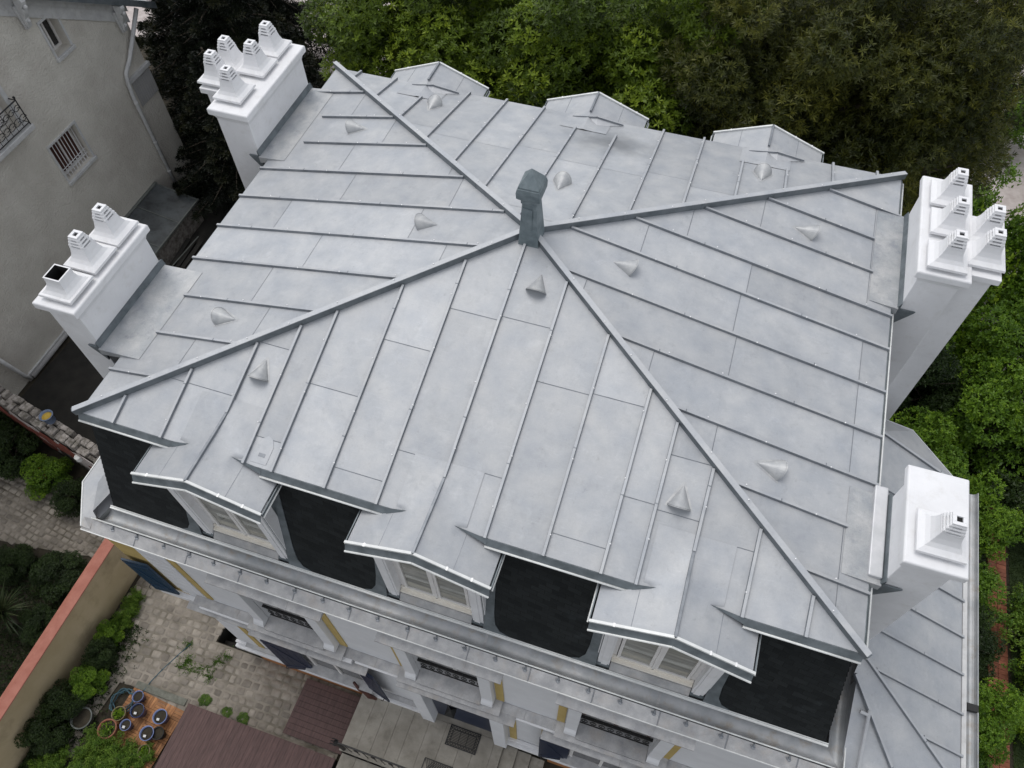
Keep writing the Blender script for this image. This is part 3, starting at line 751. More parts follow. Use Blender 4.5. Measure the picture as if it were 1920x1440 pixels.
# cornice ledge
led = MB(); xs = -0.80
jx = [-0.80] + list(np.arange(0.25, 11.6, 0.985)) + [11.9]
for a, b in zip(jx[:-1], jx[1:]):
    led.prism([(a + 0.002, -0.78, -2.555), (a + 0.002, -0.965, -2.665), (a + 0.002, -0.965, -2.695), (a + 0.002, -0.78, -2.695)], (b - a - 0.004, 0, 0))
    led.cur = 1; led.bar((b - 0.012, -0.775, -2.553), (b - 0.012, -0.97, -2.668), 0.010, 0.004, t=0.3); led.cur = 0
led.prism([(-0.80, -0.93, -2.60), (-0.80, -0.78, -2.555), (-0.62, -0.78, -2.555), (-0.62, -0.93, -2.63)], (0, 0, -0.06))
led_o = led.build("cornice_ledge", zincl, house, m2=zincb)
mb = MB(); mb.tube([(-0.80, -0.967, -2.668), (11.9, -0.967, -2.668)], 0.010, 6); mb.build("ledge_rim", bead, led_o)
mb = MB(); mb.box((-0.72, -0.93, -2.80), (11.9, -0.84, -2.697)); mb.box((-0.66, -0.89, -2.90), (11.9, -0.84, -2.802)); mb.box((-.5, -.80, -2.755), (11.9, -.3, -2.70)); mb.build("cornice_moulding", facade, led_o, bevel=0.008)
cl0 = None
for xx in np.arange(-0.2, 11.6, 0.485):
    if cl0 is None:
        mb = MB()
        mb.bar((-0.02, 0.03, 0.012), (0.02, 0.03, 0.012), 0.05, 0.006); mb.tube([(0.0, 0.05, 0.02), (0.0, 0.03, 0.045), (0.0, 0.0, 0.03)], 0.010, 6)
        mb.lathe([(0.0, 0.010), (0.028, 0.007), (0.034, 0.0)], (0.0, 0.0, 0.0), n=10); mb.bar((-0.045, 0.01, 0.004), (-0.02, 0.0, 0.004), 0.02, 0.02)
        cl0 = mb.build("gutter_clip", zincb, led_o); o = cl0
    else:
        o = cl0.copy(); C.objects.link(o)
    o.location = (xx + random.uniform(-.02, .02), -0.83, -2.583)

# --- facade details: three window bays
BAY = [2.57, 5.66, 8.66]
rail0 = None
for bi, c in enumerate(BAY):
    wd = MB()  # window of the first floor, set in a dark reveal
    o_w = 0.62
    wd.box((c - o_w + .002, -0.604, -5.10), (c + o_w - .002, -0.615, -3.03), 0.1)
    win = wd.build("window", glassd, house)
    mb = MB()
    for sx in (-1, 1): mb.box((c + sx * (o_w - .003), -0.617, -5.10), (c + sx * (o_w - 0.07), -0.66, -3.03))
    mb.box((c - 0.04, -0.617, -5.10), (c + 0.04, -0.66, -3.03)); mb.box((c - o_w + .07, -0.617, -3.16), (c - .04, -0.66, -3.03)); mb.box((c + .04, -0.617, -3.16), (c + o_w - .07, -0.66, -3.03))
    mb.build("window_frame", woodb if bi == 2 else wood_w, win)
    # piers with rounded feet
    for sx in (-1, 1):
        mb = MB(); x0, x1 = c + sx * (o_w + 0.005), c + sx * (o_w + 0.22)
        prof = [(-0.857, -3.09), (-0.98, -3.09), (-0.98, -5.0), (-1.03, -5.08), (-1.05, -5.16), (-1.02, -5.235), (-0.857, -5.235)]
        mb.prism([(x0, y, z) for y, z in prof], (x1 - x0, 0, 0)); mb.build("pier", facade, house, bevel=0.006)
        mb = MB(); mb.box((c + sx * 0.865, -0.852, -5.24), (c + sx * 1.01, -0.872, -2.905)); mb.build("yellow_band", yellow, wall_o)
    # railing: top bar, bottom bar and scroll rings
    mb = MB(); yr = -0.79
    mb.bar((c - o_w, yr, -4.62), (c + o_w, yr, -4.62), 0.05, 0.03); mb.bar((c - o_w, yr, -5.15), (c + o_w, yr, -5.15), 0.02, 0.02); mb.bar((c - o_w, yr, -4.72), (c + o_w, yr, -4.72), 0.02, 0.02)
    for k in range(8):
        xc = c - o_w + 0.08 + k * (2 * o_w - 0.16) / 7
        mb.tube([(xc, yr, -5.15), (xc, yr, -4.55)], 0.009, 5)
        mb.tube([(xc + 0.055 * math.cos(a), yr, -4.93 + 0.09 * math.sin(a)) for a in np.linspace(0, 2 * math.pi, 11)], 0.008, 5)
        mb.tube([(xc + 0.035 * math.cos(a), yr, -4.63 + 0.04 * math.sin(a)) for a in np.linspace(0, 2 * math.pi, 9)], 0.007, 5)
    mb.build("railing", iron, win)
    # zinc sill and hood
    mb = MB(); mb.prism([(c - 0.99, -0.86, -5.245), (c - 0.99, -1.13, -5.29), (c - 0.99, -1.13, -5.32), (c - 0.99, -0.86, -5.30)], (1.98, 0, 0)); mb.prism([(c - .617, -0.617, -5.12), (c - .617, -1.07, -5.16), (c - .617, -1.07, -5.24), (c - .617, -0.617, -5.24)], (1.234, 0, 0)); mb.build("sill", zincl, win)
    mb = MB(); mb.prism([(c - 1.05, -0.90, -2.93), (c - 1.05, -1.06, -3.00), (c - 1.05, -1.06, -3.03), (c - 1.05, -0.90, -3.03)], (2.12, 0, 0))
    mb.box((c - 0.98, -1.0, -3.07), (c + 1.0, -0.87, -3.032)); mb.bar((c + 0.45, -0.9, -2.928), (c + 0.45, -1.065, -2.999), 0.012, 0.006)
    hood = mb.build("hood", zincl, win)
# string course (two stepped ledges)
mb = MB(); sx = list(np.arange(0.3, 11.6, 0.97)) + [11.6]
for a, b in zip(sx[:-1], sx[1:]):
    skip = any(a > c - 1.0 - 0.97 and b < c + 1.0 for c in [])
    mb.prism([(a + .002, -0.86, -5.33), (a + .002, -1.03, -5.36), (a + .002, -1.03, -5.385), (a + .002, -0.86, -5.385)], (b - a - .004, 0, 0))
course = mb.build("string_course", zincl, house)
mb = MB(); mb.box((-0.60, -0.95, -5.74), (0.42, -0.86, -5.56)); mb.build("white_moulding", white, course, bevel=0.006)
for a, b in ((0.45, 1.58), (1.66, 3.72), (3.78, 4.66), (6.7, 7.72), (7.76, 9.72), (9.76, 11.5)):
    mb = MB(); mb.box((a, -1.095 if a in (1.66, 7.76) else -1.06, -5.46), (b, -0.86, -5.388)); mb.build("white_moulding", white, course, bevel=0.006)
for a, b, yy, z in ((0.1, 1.6, -1.10, -5.62), (1.5, 2.75, -1.18, -5.66), (2.755, 4.0, -1.18, -5.66), (4.68, 5.75, -1.20, -5.40), (5.755, 6.95, -1.20, -5.40), (7.45, 8.9, -1.18, -5.68), (8.905, 10.1, -1.18, -5.68)):
    mb = MB(); mb.prism([(a, -0.86, z + 0.05), (a, yy, z), (a, yy, z - 0.03), (a, -0.86, z - 0.03)], (b - a, 0, 0)); mb.build("lower_ledge", zincl, course)
# ground floor openings
def gf_window(c, w2, z0, z1, lab=None):
    mb = MB(); mb.box((c - w2, -0.858, z0), (c + w2, -0.864, z1)); o = mb.build("window", glassd, house)
    mb = MB()
    for s in (-1, 1): mb.box((c + s * w2, -0.866, z0), (c + s * (w2 - 0.07), -0.90, z1))
    mb.box((c - 0.03, -0.866, z0), (c + 0.03, -0.895, z1)); mb.build("window_frame", wood_w, o)
    mb = MB(); mb.prism([(c - w2 - 0.15, -0.866, z0), (c - w2 - 0.15, -1.06, z0 - 0.03), (c - w2 - 0.15, -1.06, z0 - 0.06), (c - w2 - 0.15, -0.866, z0 - 0.06)], (2 * w2 + 0.3, 0, 0)); mb.build("sill", zincl, o)
    return o
gf_window(2.80, 0.66, -8.25, -6.2); gf_window(8.68, 0.66, -8.25, -6.2)
mb = MB(); mb.box((5.02, -0.858, TZ), (6.40, -0.866, -6.0)); door = mb.build("door", navy, house)
for s in (-1, 1):
    mb = MB(); mb.box((5.71 + s * 0.70, -0.866, TZ), (5.71 + s * 0.98, -1.08, -5.75)); mb.build("pier", facade, house, bevel=0.01)
mb = MB(); mb.box((0.58, -0.852, -5.24), (0.72, -0.872, -2.905)); mb.build("yellow_band", yellow, wall_o)
for x0 in (0.62, 4.60, 6.72, 7.70 - 0.3, 10.0):
    mb = MB(); mb.box((x0, -0.857, -8.85), (x0 + 0.15, -0.878, -5.7)); mb.build("yellow_band", yellow, wall_o)
# lower mouldings and rust coloured foot
mb = MB()
mb.box((0.0, -0.93, -8.78), (3.25, -0.862, -8.70)); mb.box((-0.02, -1.0, -9.02), (4.98, -0.862, -8.86)); mb.box((6.5, -0.93, -8.78), (11.4, -0.862, -8.70)); mb.box((6.5, -1.0, -9.02), (11.4, -0.862, -8.86))
mb.build("plinth_moulding", white, house, bevel=0.01)
for a, b in ((0.5, 3.2), (7.6, 11.4)):
    mb = MB(); mb.box((a, -0.965, G), (b, -0.862, -9.03)); mb.build("rust_plinth", orange, house)
mb = MB(); mb.prism([(c_, -0.862, -8.62) for c_ in (0.3,)] + [(0.3, -0.96, -8.66), (0.3, -0.96, -8.69), (0.3, -0.862, -8.69)], (4.6, 0, 0)); mb.build("plinth_ledge", zincl, house)
# shutters
def shutter(hx, z0, z1, wdt, ang, m, y=-0.93):
    """leaf hinged at hx, opening angle from the wall"""
    e = bpy.data.meshes.new("x"); bpy.data.meshes.remove(e)
    mb = MB(); s = 1 if wdt > 0 else -1; w_ = abs(wdt)
    mb.box((0, -0.018, 0), (s * w_, 0.018, z1 - z0))
    n = 5
    for k in range(1, n): mb.box((s * (w_ * k / n) - 0.004, -0.0215, 0.02), (s * (w_ * k / n) + 0.004, 0.0215, z1 - z0 - 0.02))
    for zz in (0.2, (z1 - z0) - 0.25): mb.box((s * 0.02, -0.03, zz), (s * (w_ - 0.03), -0.0185, zz + 0.09))
    mb.prism([(s * 0.06, -0.028, 0.3), (s * 0.14, -0.028, 0.3), (s * (w_ - 0.05), -0.028, z1 - z0 - 0.26), (s * (w_ - 0.13), -0.028, z1 - z0 - 0.26)], (0, 0.009, 0))
    o = mb.build("shutter", m, house); o.location = (hx, y, z0); o.rotation_euler = (0, 0, ang)
    h = MB(); h.tube([(s * w_ * 0.9, -0.02, 0.35), (s * w_ * 0.9, -0.09, 0.33), (s * w_ * 0.82, -0.1, 0.33)], 0.01, 6); h.build("latch", iron, o)
    return o
sh = [shutter(-0.10, -5.48, -3.88, -0.52, R(4), blue), shutter(2.12, -8.55, -6.3, -0.62, R(12), navy, -0.96), shutter(3.50, -8.45, -6.25, 0.52, R(-14), navy, -0.94),
      shutter(8.0, -8.6, -6.45, -0.60, R(10), navy, -0.95)]
# lantern by the door
mb = MB(); mb.lathe([(0.0, 0.0), (0.07, 0.02), (0.12, 0.36), (0.14, 0.36), (0.05, 0.46), (0.0, 0.5)], (0, 0, 0), 4); mb.tube([(0, 0, 0.5), (0, 0.1, 0.58), (0, 0.22, 0.5)], 0.012, 6)
lan = mb.build("wall_lantern", iron, house); lan.location = (5.60, -1.10, -7.1); lan.rotation_euler = (0, 0, R(45))
# carved wooden stay at the corner of the terrace
mb = MB(); mb.tube([(3.20, -1.0, -8.05), (3.28, -1.05, -8.35), (3.36, -1.02, -8.55), (3.45, -1.05, -8.75), (3.60, -1.04, -8.90)], [0.03, 0.035, 0.055, 0.06, 0.03], 8); mb.build("carved_stay", woodb, house, smooth=True)

# --- dormers
def dormer(c, front=True, s=1.0):
    """front dormers face -y; rear ones are mirrored"""
    def m(x, y, z):
        return (c + x, y if front else D - y, z)
    yf = -0.55; zr, ze = 0.15, -0.23
    hw = 1.0
    body = MB()
    # cheeks (side walls) down the slate slope and front panel
    wv = 0.80
    for sx in (-1, 1):
        pts = [m(sx * wv, -0.40, -2.44), m(sx * wv, -0.40, -0.16), m(sx * wv, 0.06, -0.16)]
        body.prism(pts, (-sx * 0.03, 0, 0))
    body_o = body.build("dormer", zincd, house)
    rf = MB()
    def hz(dx, y):
        dm = zr - 0.38 * dx + 0.004; mn = SF * y + 0.012; k = 0.10
        h = max(k - abs(dm - mn), 0) / k; sm = max(dm, mn) + h * h * k * 0.25
        if y > 0.02: return sm
        w_ = min(1, max(0, (dx - 0.28) / 0.14)); w_ = w_ * w_ * (3 - 2 * w_)
        return sm + (dm - sm) * w_
    def roofface(sx):
        us = [0, .05, .1, .15, .2, .25, .28, .31, .34, .37, .40, .44, .5, .6, .8, hw]
        ys = [yf, -.4, -.3, -.2, -.12, -.06, -.02, 0.02, 0.05, .1, .15, .2, .25, .3, .36, .42, .48, .54, .6, .68, .78]
        vs = []; fs = []
        for yy in ys:
            for u in us: vs.append(m(sx * u, yy, hz(u, yy)))
        n = len(us)
        for r_ in range(len(ys) - 1):
            for q in range(n - 1):
                if ys[r_ + 1] > 0.03 and us[q + 1] > (0.55 if front else 0.45): continue
                if not front and ys[r_ + 1] > 0.62: continue
                f = [r_ * n + q, r_ * n + q + 1, (r_ + 1) * n + q + 1, (r_ + 1) * n + q]
                fs.append(f if (sx > 0) == front else f[::-1])
        rf.add(vs, fs, (0.45 if sx < 0 else 0.36) if front else 0.5)  # front dormers: left slope tinted paler, sunlight from the left put into colour
        D_, E_ = m(sx * hw, 0.02, hz(hw, 0.0)), m(sx * hw, yf, hz(hw, yf)); A_r, B_r = m(0, yf, zr), m(0, 0, zr)
        dn = Vector((0, 0, -0.03))
        rf.poly([tuple(Vector(p) + dn) for p in ([A_r, B_r, D_, E_] if (sx > 0) != front else [E_, D_, B_r, A_r])], 0.2)
        rf.quad(D_, E_, tuple(Vector(E_) + dn), tuple(Vector(D_) + dn), 0.3)
    roofface(-1); roofface(1)
    ro = rf.build("dormer_roof", zinc, body_o, smooth=True)
    mb = MB(); yb = zr / SF
    mb.bar(m(0, yf, zr), m(0, yb + 0.05 if front else 0.05, zr + 0.01), 0.045, 0.04, taper=0.8); mb.build("ridge_batten", zincb, ro, bevel=0.004)
    # lap joints
    for sx in (-1, 1):
        mb = MB(); mb.bar(m(sx * 0.52, yf + 0.02, zr - 0.38 * 0.52 + .004), m(sx * 0.52, -0.02, zr - 0.38 * 0.52 + .004), 0.008, 0.003); mb.build("lap_joint", zincb, ro)
    # front verge: light top strip, dark fascia, light drip
    for sx in (-1, 1):
        a, b = Vector(m(0, yf, zr)), Vector(m(sx * (hw + 0.02), yf, ze - 0.008))
        mb = MB(); mb.bar(a + Vector((0, 0, 0.0)), b, 0.035, 0.035, t=.8); mb.build("verge_cap", bead, ro)
        sgn = -1 if front else 1
        mb = MB(); mb.prism([a + Vector((0, sgn * 0.02, 0.0)), b + Vector((0, sgn * 0.02, 0.0)), b + Vector((0, sgn * 0.07, -0.11)), a + Vector((0, sgn * 0.07, -0.11))], (0, -sgn * 0.012, 0)); mb.build("fascia", zincd, ro)
        mb = MB(); mb.tube([a + Vector((0, sgn * 0.08, -0.115)), b + Vector((0, sgn * 0.08, -0.115))], 0.015, 6); mb.build("drip_edge", bead, ro)
        e0, e1 = Vector(m(sx * (hw + 0.03), yf, ze - 0.07)), Vector(m(sx * (hw + 0.03), 0.0, ze - 0.07))
        mb = MB(); mb.bar(e0, e1, 0.015, 0.06, t=.3); mb.build("side_fascia", zincd, ro)
        mb = MB(); mb.tube([e0 + Vector((sx * .012, 0, -0.01)), e1 + Vector((sx * .012, 0, -0.01))], 0.013, 6); mb.build("drip_edge", bead, ro)
    for xq in (-0.72, 0.45, 0.78):
        z = zr - 0.38 * abs(xq) + 0.036; mb = MB(); p = m(xq, yf, z); mb.box((p[0] - 0.012, p[1] - 0.025, p[2] - 0.002), (p[0] + 0.012, p[1] + 0.025, p[2] + 0.004)); mb.build("clip", clipm, ro)
    # gable board
    sg = -1 if front else 1
    mb = MB(); mb.prism([m(-0.80, -0.42, -0.43), m(0.80, -0.42, -0.43), m(0.80, -0.42, -0.20), m(0, -0.42, 0.11), m(-0.80, -0.42, -0.20)], (0, -sg * 0.05, 0)); mb.build("gable_board", zincb, body_o)
    # soffit
    mb = MB(); mb.box(m(-0.80, -0.44, -0.45), m(0.80, -0.20, -0.432)); mb.build("soffit", wood_w, body_o)
    # pilasters
    for sx in (-1, 1):
        mb = MB(); mb.box(m(sx * 0.61, -0.43, -2.44), m(sx * 0.79, -0.28, -0.455)); mb.box(m(sx * 0.64, -0.445, -2.42), m(sx * 0.735, -0.4305, -0.47)); mb.box(m(sx * 0.80, -0.40, -2.40), m(sx * 0.815, -0.20, -0.47))
        mb.build("pilaster", white if front else wood_w, body_o, bevel=0.006)
    # window: frame + sashes + panes
    wf = MB(); zt, zb = -0.46, -2.30; y0 = -0.30
    for sx in (-1, 1):
        wf.box(m(sx * 0.61, y0, zb), m(sx * 0.545, y0 + 0.08, zt))
    wf.box(m(-0.545, y0, zt), m(0.545, y0 + 0.08, zt - 0.07)); wf.box(m(-0.545, y0, zb), m(0.545, y0 + 0.08, zb + 0.07))
    for sx in (-1, 1):
        a, b = (0.02, 0.535)
        wf.box(m(sx * a, y0 - 0.02, zb + 0.075), m(sx * (a + 0.045), y0 + 0.03, zt - 0.075)); wf.box(m(sx * b, y0 - 0.02, zb + 0.075), m(sx * (b - 0.045), y0 + 0.03, zt - 0.075))
        wf.box(m(sx * (a + 0.045), y0 - 0.02, zb + 0.075), m(sx * (b - 0.045), y0 + 0.03, zb + 0.12)); wf.box(m(sx * (a + 0.045), y0 - 0.02, zt - 0.075), m(sx * (b - 0.045), y0 + 0.03, zt - 0.12))
    wf.box(m(-0.02, y0 - 0.035, zb + 0.075), m(0.02, y0 + 0.03, zt - 0.075))
    wf.build("window_frame", wood_w, body_o, bevel=0.004)
    for sx in (-1, 1):
        mb = MB(); mb.box(m(sx * 0.065, y0 + 0.004, zb + 0.12), m(sx * 0.49, y0 + 0.012, zt - 0.12)); mb.build("pane", glass, body_o)
    mb = MB(); mb.box(m(-0.60, -0.385, -2.30), m(0.60, -0.302, -2.255)); mb.box(m(-0.60, -0.335, -2.253), m(0.60, -0.303, -2.19)); mb.build("sill", cream, body_o, bevel=0.004)
    mb = MB(); mb.prism([m(-0.595, -0.30, -2.31), m(-0.595, -0.40, -2.315), m(-0.595, -0.50, -2.455), m(-0.595, -0.30, -2.46)], (1.19, 0, 0)); mb.build("apron", zincg if not front else zincl, body_o)
    # zinc skirt on the slate around the dormer
    if front:
        def sl(x, z, off=0.022):
            t = (z + 0.02) / (ZB - 0.1 + 0.02); return (c + x, 0.08 + (-0.50 - 0.08) * t - off, z)
        for sx in (-1, 1):
            pts = [sl(sx * 0.80, -0.2), sl(sx * 0.93, -0.2), sl(sx * 0.95, -1.9), sl(sx * 0.98, -2.2), sl(sx * 1.06, -2.36), sl(sx * 1.20, -2.43), sl(sx * 0.80, -2.43)]
            if sx < 0: pts = pts[::-1]
            mb = MB(); mb.prism(pts, (0, 0.012, 0), 0.5); mb.build("skirt", zinch if False else zincd, body_o)
            mb = MB(); mb.box(m(sx * 0.60, -0.46, -2.46), m(sx * 0.80, -0.40, -2.36)); mb.build("pilaster_foot", zincd, body_o)
    return body_o
for c in DC: dormer(c)
for c in (2.04, 5.33, 8.65):
    dormer(c, front=False)
    L_, M_, R_, Q_ = Vector((c - .31, D - .14, .05)), Vector((c + .17, D - .21, .185)), Vector((c + .66, D - .12, .05)), Vector((c + .20, D - .33, .10))
    batten(L_, M_, (0, .2, 1), 0.035, 0.03); batten(M_, R_, (0, .2, 1), 0.035, 0.03)
    mb = MB(); mb.add([L_, M_, R_, Q_], [[0, 3, 1], [1, 3, 2]], .9); mb.build("diverter", zincp, roof_o)

# pinched end pieces where the front fascia runs onto each dormer roof
for c in DC:
    for sx in (-1, 1):
        e = 0.62 if sx < 0 else 0.80
        mb = MB(); mb.prism([(c + sx * e, -0.01, -0.01), (c + sx * 0.33, 0.02, 0.028), (c + sx * e, -0.06, -0.085)], (0, 0, 0.012), .5)
        mb.build("valley_flashing", zincd, roof_o)

# --- chimneys
def pot_mesh(open_top=False):
    mb = MB()
    def sq(r, z, t=None): return [(-r, -r, z), (r, -r, z), (r, r, z), (-r, r, z)]
    def loft(prof, t=0.5, cap=True):
        vs = []; fs = []
        for r, z in prof: vs += sq(r, z)
        for i in range(len(prof) - 1):
            for k in range(4): fs.append([i * 4 + k, i * 4 + (k + 1) % 4, (i + 1) * 4 + (k + 1) % 4, (i + 1) * 4 + k])
        fs.append([0, 3, 2, 1])
        if cap: n = (len(prof) - 1) * 4; fs.append([n, n + 1, n + 2, n + 3])
        mb.add(vs, fs, t)
    mb.box((-0.2, -0.2, 0), (0.2, 0.2, 0.05))
    loft([(0.275, 0.05), (0.28, 0.06), (0.275, 0.095), (0.262, 0.10)])
    if open_top:
        loft([(0.235, 0.10), (0.19, 0.14), (0.155, 0.20), (0.14, 0.27), (0.14, 0.36)], cap=False)
        vs = []
        for r, z in ((0.14, 0.36), (0.12, 0.36), (0.115, 0.10)): vs += sq(r, z)
        fs = [[k, (k + 1) % 4, 4 + (k + 1) % 4, 4 + k] for k in range(4)] + [[4 + k, 4 + (k + 1) % 4, 8 + (k + 1) % 4, 8 + k] for k in range(4)] + [[8, 9, 10, 11]]
        mb.cur = 1; mb.add(vs, fs[4:], 0.5); mb.cur = 0; mb.add(vs, fs[:4], .5)
    else:
        loft([(0.262, 0.10), (0.205, 0.13), (0.165, 0.18), (0.140, 0.25), (0.125, 0.33), (0.122, 0.37)])
        z = 0.37
        for r in (0.118, 0.104, 0.090):
            for sx, sy in ((-1, -1), (1, -1), (1, 1), (-1, 1)):
                mb.box((sx * r, sy * r, z), (sx * (r - 0.045), sy * (r - 0.045), z + 0.028))
            mb.cur = 1; mb.box((-r + 0.03, -r + 0.03, z), (r - 0.03, r - 0.03, z + 0.028), 0.1); mb.cur = 0  # dark block behind the louvres, gap shade put into its colour
            loft([(r + 0.002, z + 0.028), (r - 0.006, z + 0.05)]); z += 0.05
        # top ring with an opening
        r = 0.078; o_ = 0.034
        for a, b in (((-r, -r), (r, -o_)), ((-r, o_), (r, r)), ((-r, -o_), (-o_, o_)), ((o_, -o_), (r, o_))):
            mb.box((*a, z), (*b, z + 0.03))
        mb.cur = 1; mb.box((-o_ + .001, -o_ + .001, z + .001), (o_ - .001, o_ - .001, z + .008)); mb.cur = 0  # black plate closing the mouth, painted as the shade of a deeper hole
    return mb
POT = {}
def pot(parent, x, y, z, opened=False, s=1.0):
    key = opened
    if key not in POT:
        o = pot_mesh(opened).build("chimney_pot", white, parent, bevel=0.006, m2=hole)
        if opened:
            o["label"] = "open topped pot without a cap"
        POT[key] = o
    else:
        o = POT[key].copy(); C.objects.link(o); o.parent = parent
    o.location = (x, y, z); o.scale = (s, s, 1.0)
    # small dark mouth piece
    if not opened:
        pass
    return o
hole_mb = None
def chimney(x0, x1, y0, y1, zt, inner, pots, outer=None, opots=(), zbot=G):
    mb = MB()
    mb.box((x0, y0, zbot), (x1, y1, zt - 0.14))
    # coved neck below the crown
    e = 0.0
    prof = [(0.0, -0.26), (0.02, -0.20), (0.05, -0.15), (0.085, -0.125), (0.085, -0.02), (0.07, 0.0)]
    vs = []; fs = []
    for g, dz in prof: vs += [(x0 - g, y0 - g, zt + dz), (x1 + g, y0 - g, zt + dz), (x1 + g, y1 + g, zt + dz), (x0 - g, y1 + g, zt + dz)]
    for i in range(len(prof) - 1):
        for k in range(4): fs.append([i * 4 + k, i * 4 + (k + 1) % 4, (i + 1) * 4 + (k + 1) % 4, (i + 1) * 4 + k])
    n = (len(prof) - 1) * 4; fs.append([n, n + 1, n + 2, n + 3]); mb.add(vs, fs, .5)
    if outer:
        a0, a1, b0, b1 = outer
        mb.box((a0, b0, zbot), (a1, b1, zt - 0.16))
        mb.box((a0 - 0.07, b0 - 0.07, zt - 0.159), (a1 + 0.07, b1 + 0.07, zt - 0.05))
    o = mb.build("chimney", white, house, bevel=0.01)
    for p in pots: pot(o, *p[:2], zt, *(p[2:]))
    for p in opots: pot(o, *p, zt - 0.05)
    # flashing against the roof
    sgn = 1 if inner == 'R' else -1   # R: roof lies on the +x side of the stack
    xi = x1 if inner == 'R' else x0
    mb = MB()
    mb.prism([(xi, y0 - 0.05, -0.03), (xi, y1 + 0.03, -0.03), (xi, y1 + 0.03, 0.13), (xi, y0 - 0.05, 0.13)], (sgn * 0.015, 0, 0))
    mb.prism([(xi + sgn * 0.01, y0 - 0.05, 0.13), (xi + sgn * 0.05, y0 - 0.05, 0.02), (xi + sgn * 0.01, y0 - 0.05, 0.0)], (0, y1 - y0 + 0.1, 0))
    if inner == 'R': mb.prism([(xi - 0.20, y0 - 0.012, 0.0), (xi + 0.02, y0 - 0.012, 0.0), (xi + 0.06, y0 - 0.012, -0.06), (xi + 0.03, y0 - 0.012, -0.30)], (0, -0.03, 0))
    else: mb.prism([(xi - 0.10, y0 - 0.012, -0.02), (xi + 0.24, y0 - 0.012, -0.02), (xi + 0.22, y0 - 0.012, -0.06), (xi - 0.14, y0 - 0.012, -0.62)], (0, -0.02, 0))
    mb.build("flashing", zincd, o)
    mb = MB(); xe = 0.36 if inner == 'R' else W - 0.36; ze = zL(0.36)
    ysd = (y0 - 0.08, y1 + 0.02)
    mb.add([(xi + sgn * 0.03, ysd[0], 0.03), (xe, ysd[0], ze + 0.010), (xe, ysd[1], ze + 0.010), (xi + sgn * 0.03, ysd[1], 0.03),
            (xi + sgn * 0.03, ysd[0], -0.10), (xe, ysd[0], ze - 0.05), (xe, ysd[1], ze - 0.05), (xi + sgn * 0.03, ysd[1], -0.10)],
           [[0, 1, 2, 3], [4, 7, 6, 5], [0, 4, 5, 1], [2, 6, 7, 3], [3, 7, 4, 0]] if sgn > 0 else [[3, 2, 1, 0], [5, 6, 7, 4], [1, 5, 4, 0], [3, 7, 6, 2], [0, 4, 7, 3]], 0.95)
    mb.build("saddle", zincs, o)
    return o
chimney(-0.98, -0.42, 1.12, 2.84, 0.90, 'R', [(-0.69, 1.42, True), (-0.70, 2.02, False), (-0.70, 2.60, False)])
chimney(-0.85, -0.21, 5.78, 7.83, 0.92, 'R', [(-0.62, 6.18), (-0.60, 6.98), (-0.62, 7.58)], outer=(-1.35, -0.852, 6.30, 7.25), opots=[(-1.18, 6.56), (-1.17, 7.02)])
chimney(11.17, 11.72, 0.98, 2.14, 0.85, 'L', [(11.46, 1.31)], zbot=-3.4)
chimney(11.13, 11.72, 5.60, 7.60, 0.88, 'L', [(11.42, 7.22), (11.44, 6.58), (11.42, 5.86)], outer=(11.722, 12.16, 5.80, 6.95), opots=[(11.96, 6.62), (11.96, 6.12)])
# raised saddle box beside the right front stack
mb = MB(); mb.box((10.96, 0.98, -0.05), (11.13, 2.28, 0.09)); mb.build("saddle_box", zincp, house, bevel=0.015)

# parent transform: children were given world coordinates, so keep the house frame at the origin offset
for ch in house.children:
    ch.location = ch.location - house.location
# ================================================================== NEIGHBOUR HOUSE
NX = -10.2
def zv(y): return -1.34 - 0.625 * (y - 9.84)      # underside of the sloping verge
nb = thing("neighbour_house", (NX, 6, G), "grey stuccoed house beside the path with barred window, downpipe and iron balcony", "house")
def clip_poly(pts, f):
    out = []
    for i in range(len(pts)):
        a, b = pts[i], pts[(i + 1) % len(pts)]; fa, fb = f(a), f(b)
        if fa <= 0: out.append(a)
        if (fa < 0 < fb) or (fb < 0 < fa):
            t = fa / (fa - fb); out.append((a[0] + (b[0] - a[0]) * t, a[1] + (b[1] - a[1]) * t))
    return out
holes = [(10.76, 11.36, -3.08, -2.10), (8.98, 10.12, -5.98, -4.78), (7.50, 8.62, -3.72, -1.7)]
ycut = sorted({-12.0, 13.62} | {h[0] for h in holes} | {h[1] for h in holes}); zcut = sorted({G - 0.2, 6.0} | {h[2] for h in holes} | {h[3] for h in holes})
mb = MB()
for ya, yb in zip(ycut[:-1], ycut[1:]):
    for za, zb in zip(zcut[:-1], zcut[1:]):
        if any(h[0] <= ya and yb <= h[1] and h[2] <= za and zb <= h[3] for h in holes): continue
        p = clip_poly([(ya, za), (yb, za), (yb, zb), (ya, zb)], lambda q: q[1] - zv(q[0]) - 0.6)
        if len(p) > 2: mb.poly([(NX, y, z) for y, z in p], .5)
for h in holes:
    x0 = NX - 0.34
    mb.quad((NX, h[0], h[2]), (x0, h[0], h[2]), (x0, h[1], h[2]), (NX, h[1], h[2])); mb.quad((NX, h[0], h[3]), (NX, h[1], h[3]), (x0, h[1], h[3]), (x0, h[0], h[3]))
    mb.quad((NX, h[0], h[2]), (NX, h[0], h[3]), (x0, h[0], h[3]), (x0, h[0], h[2])); mb.quad((NX, h[1], h[2]), (x0, h[1], h[2]), (x0, h[1], h[3]), (NX, h[1], h[3]))
mb.quad((NX, 13.62, G), (NX - 9, 13.62, G), (NX - 9, 13.62, zv(13.62) + .6), (NX, 13.62, zv(13.62) + .6))
nwall = mb.build("wall", stucco, nb)
mb = MB()  # roof slab over the verge
def rp(x, y, dz): return (x, y, zv(y) + dz)
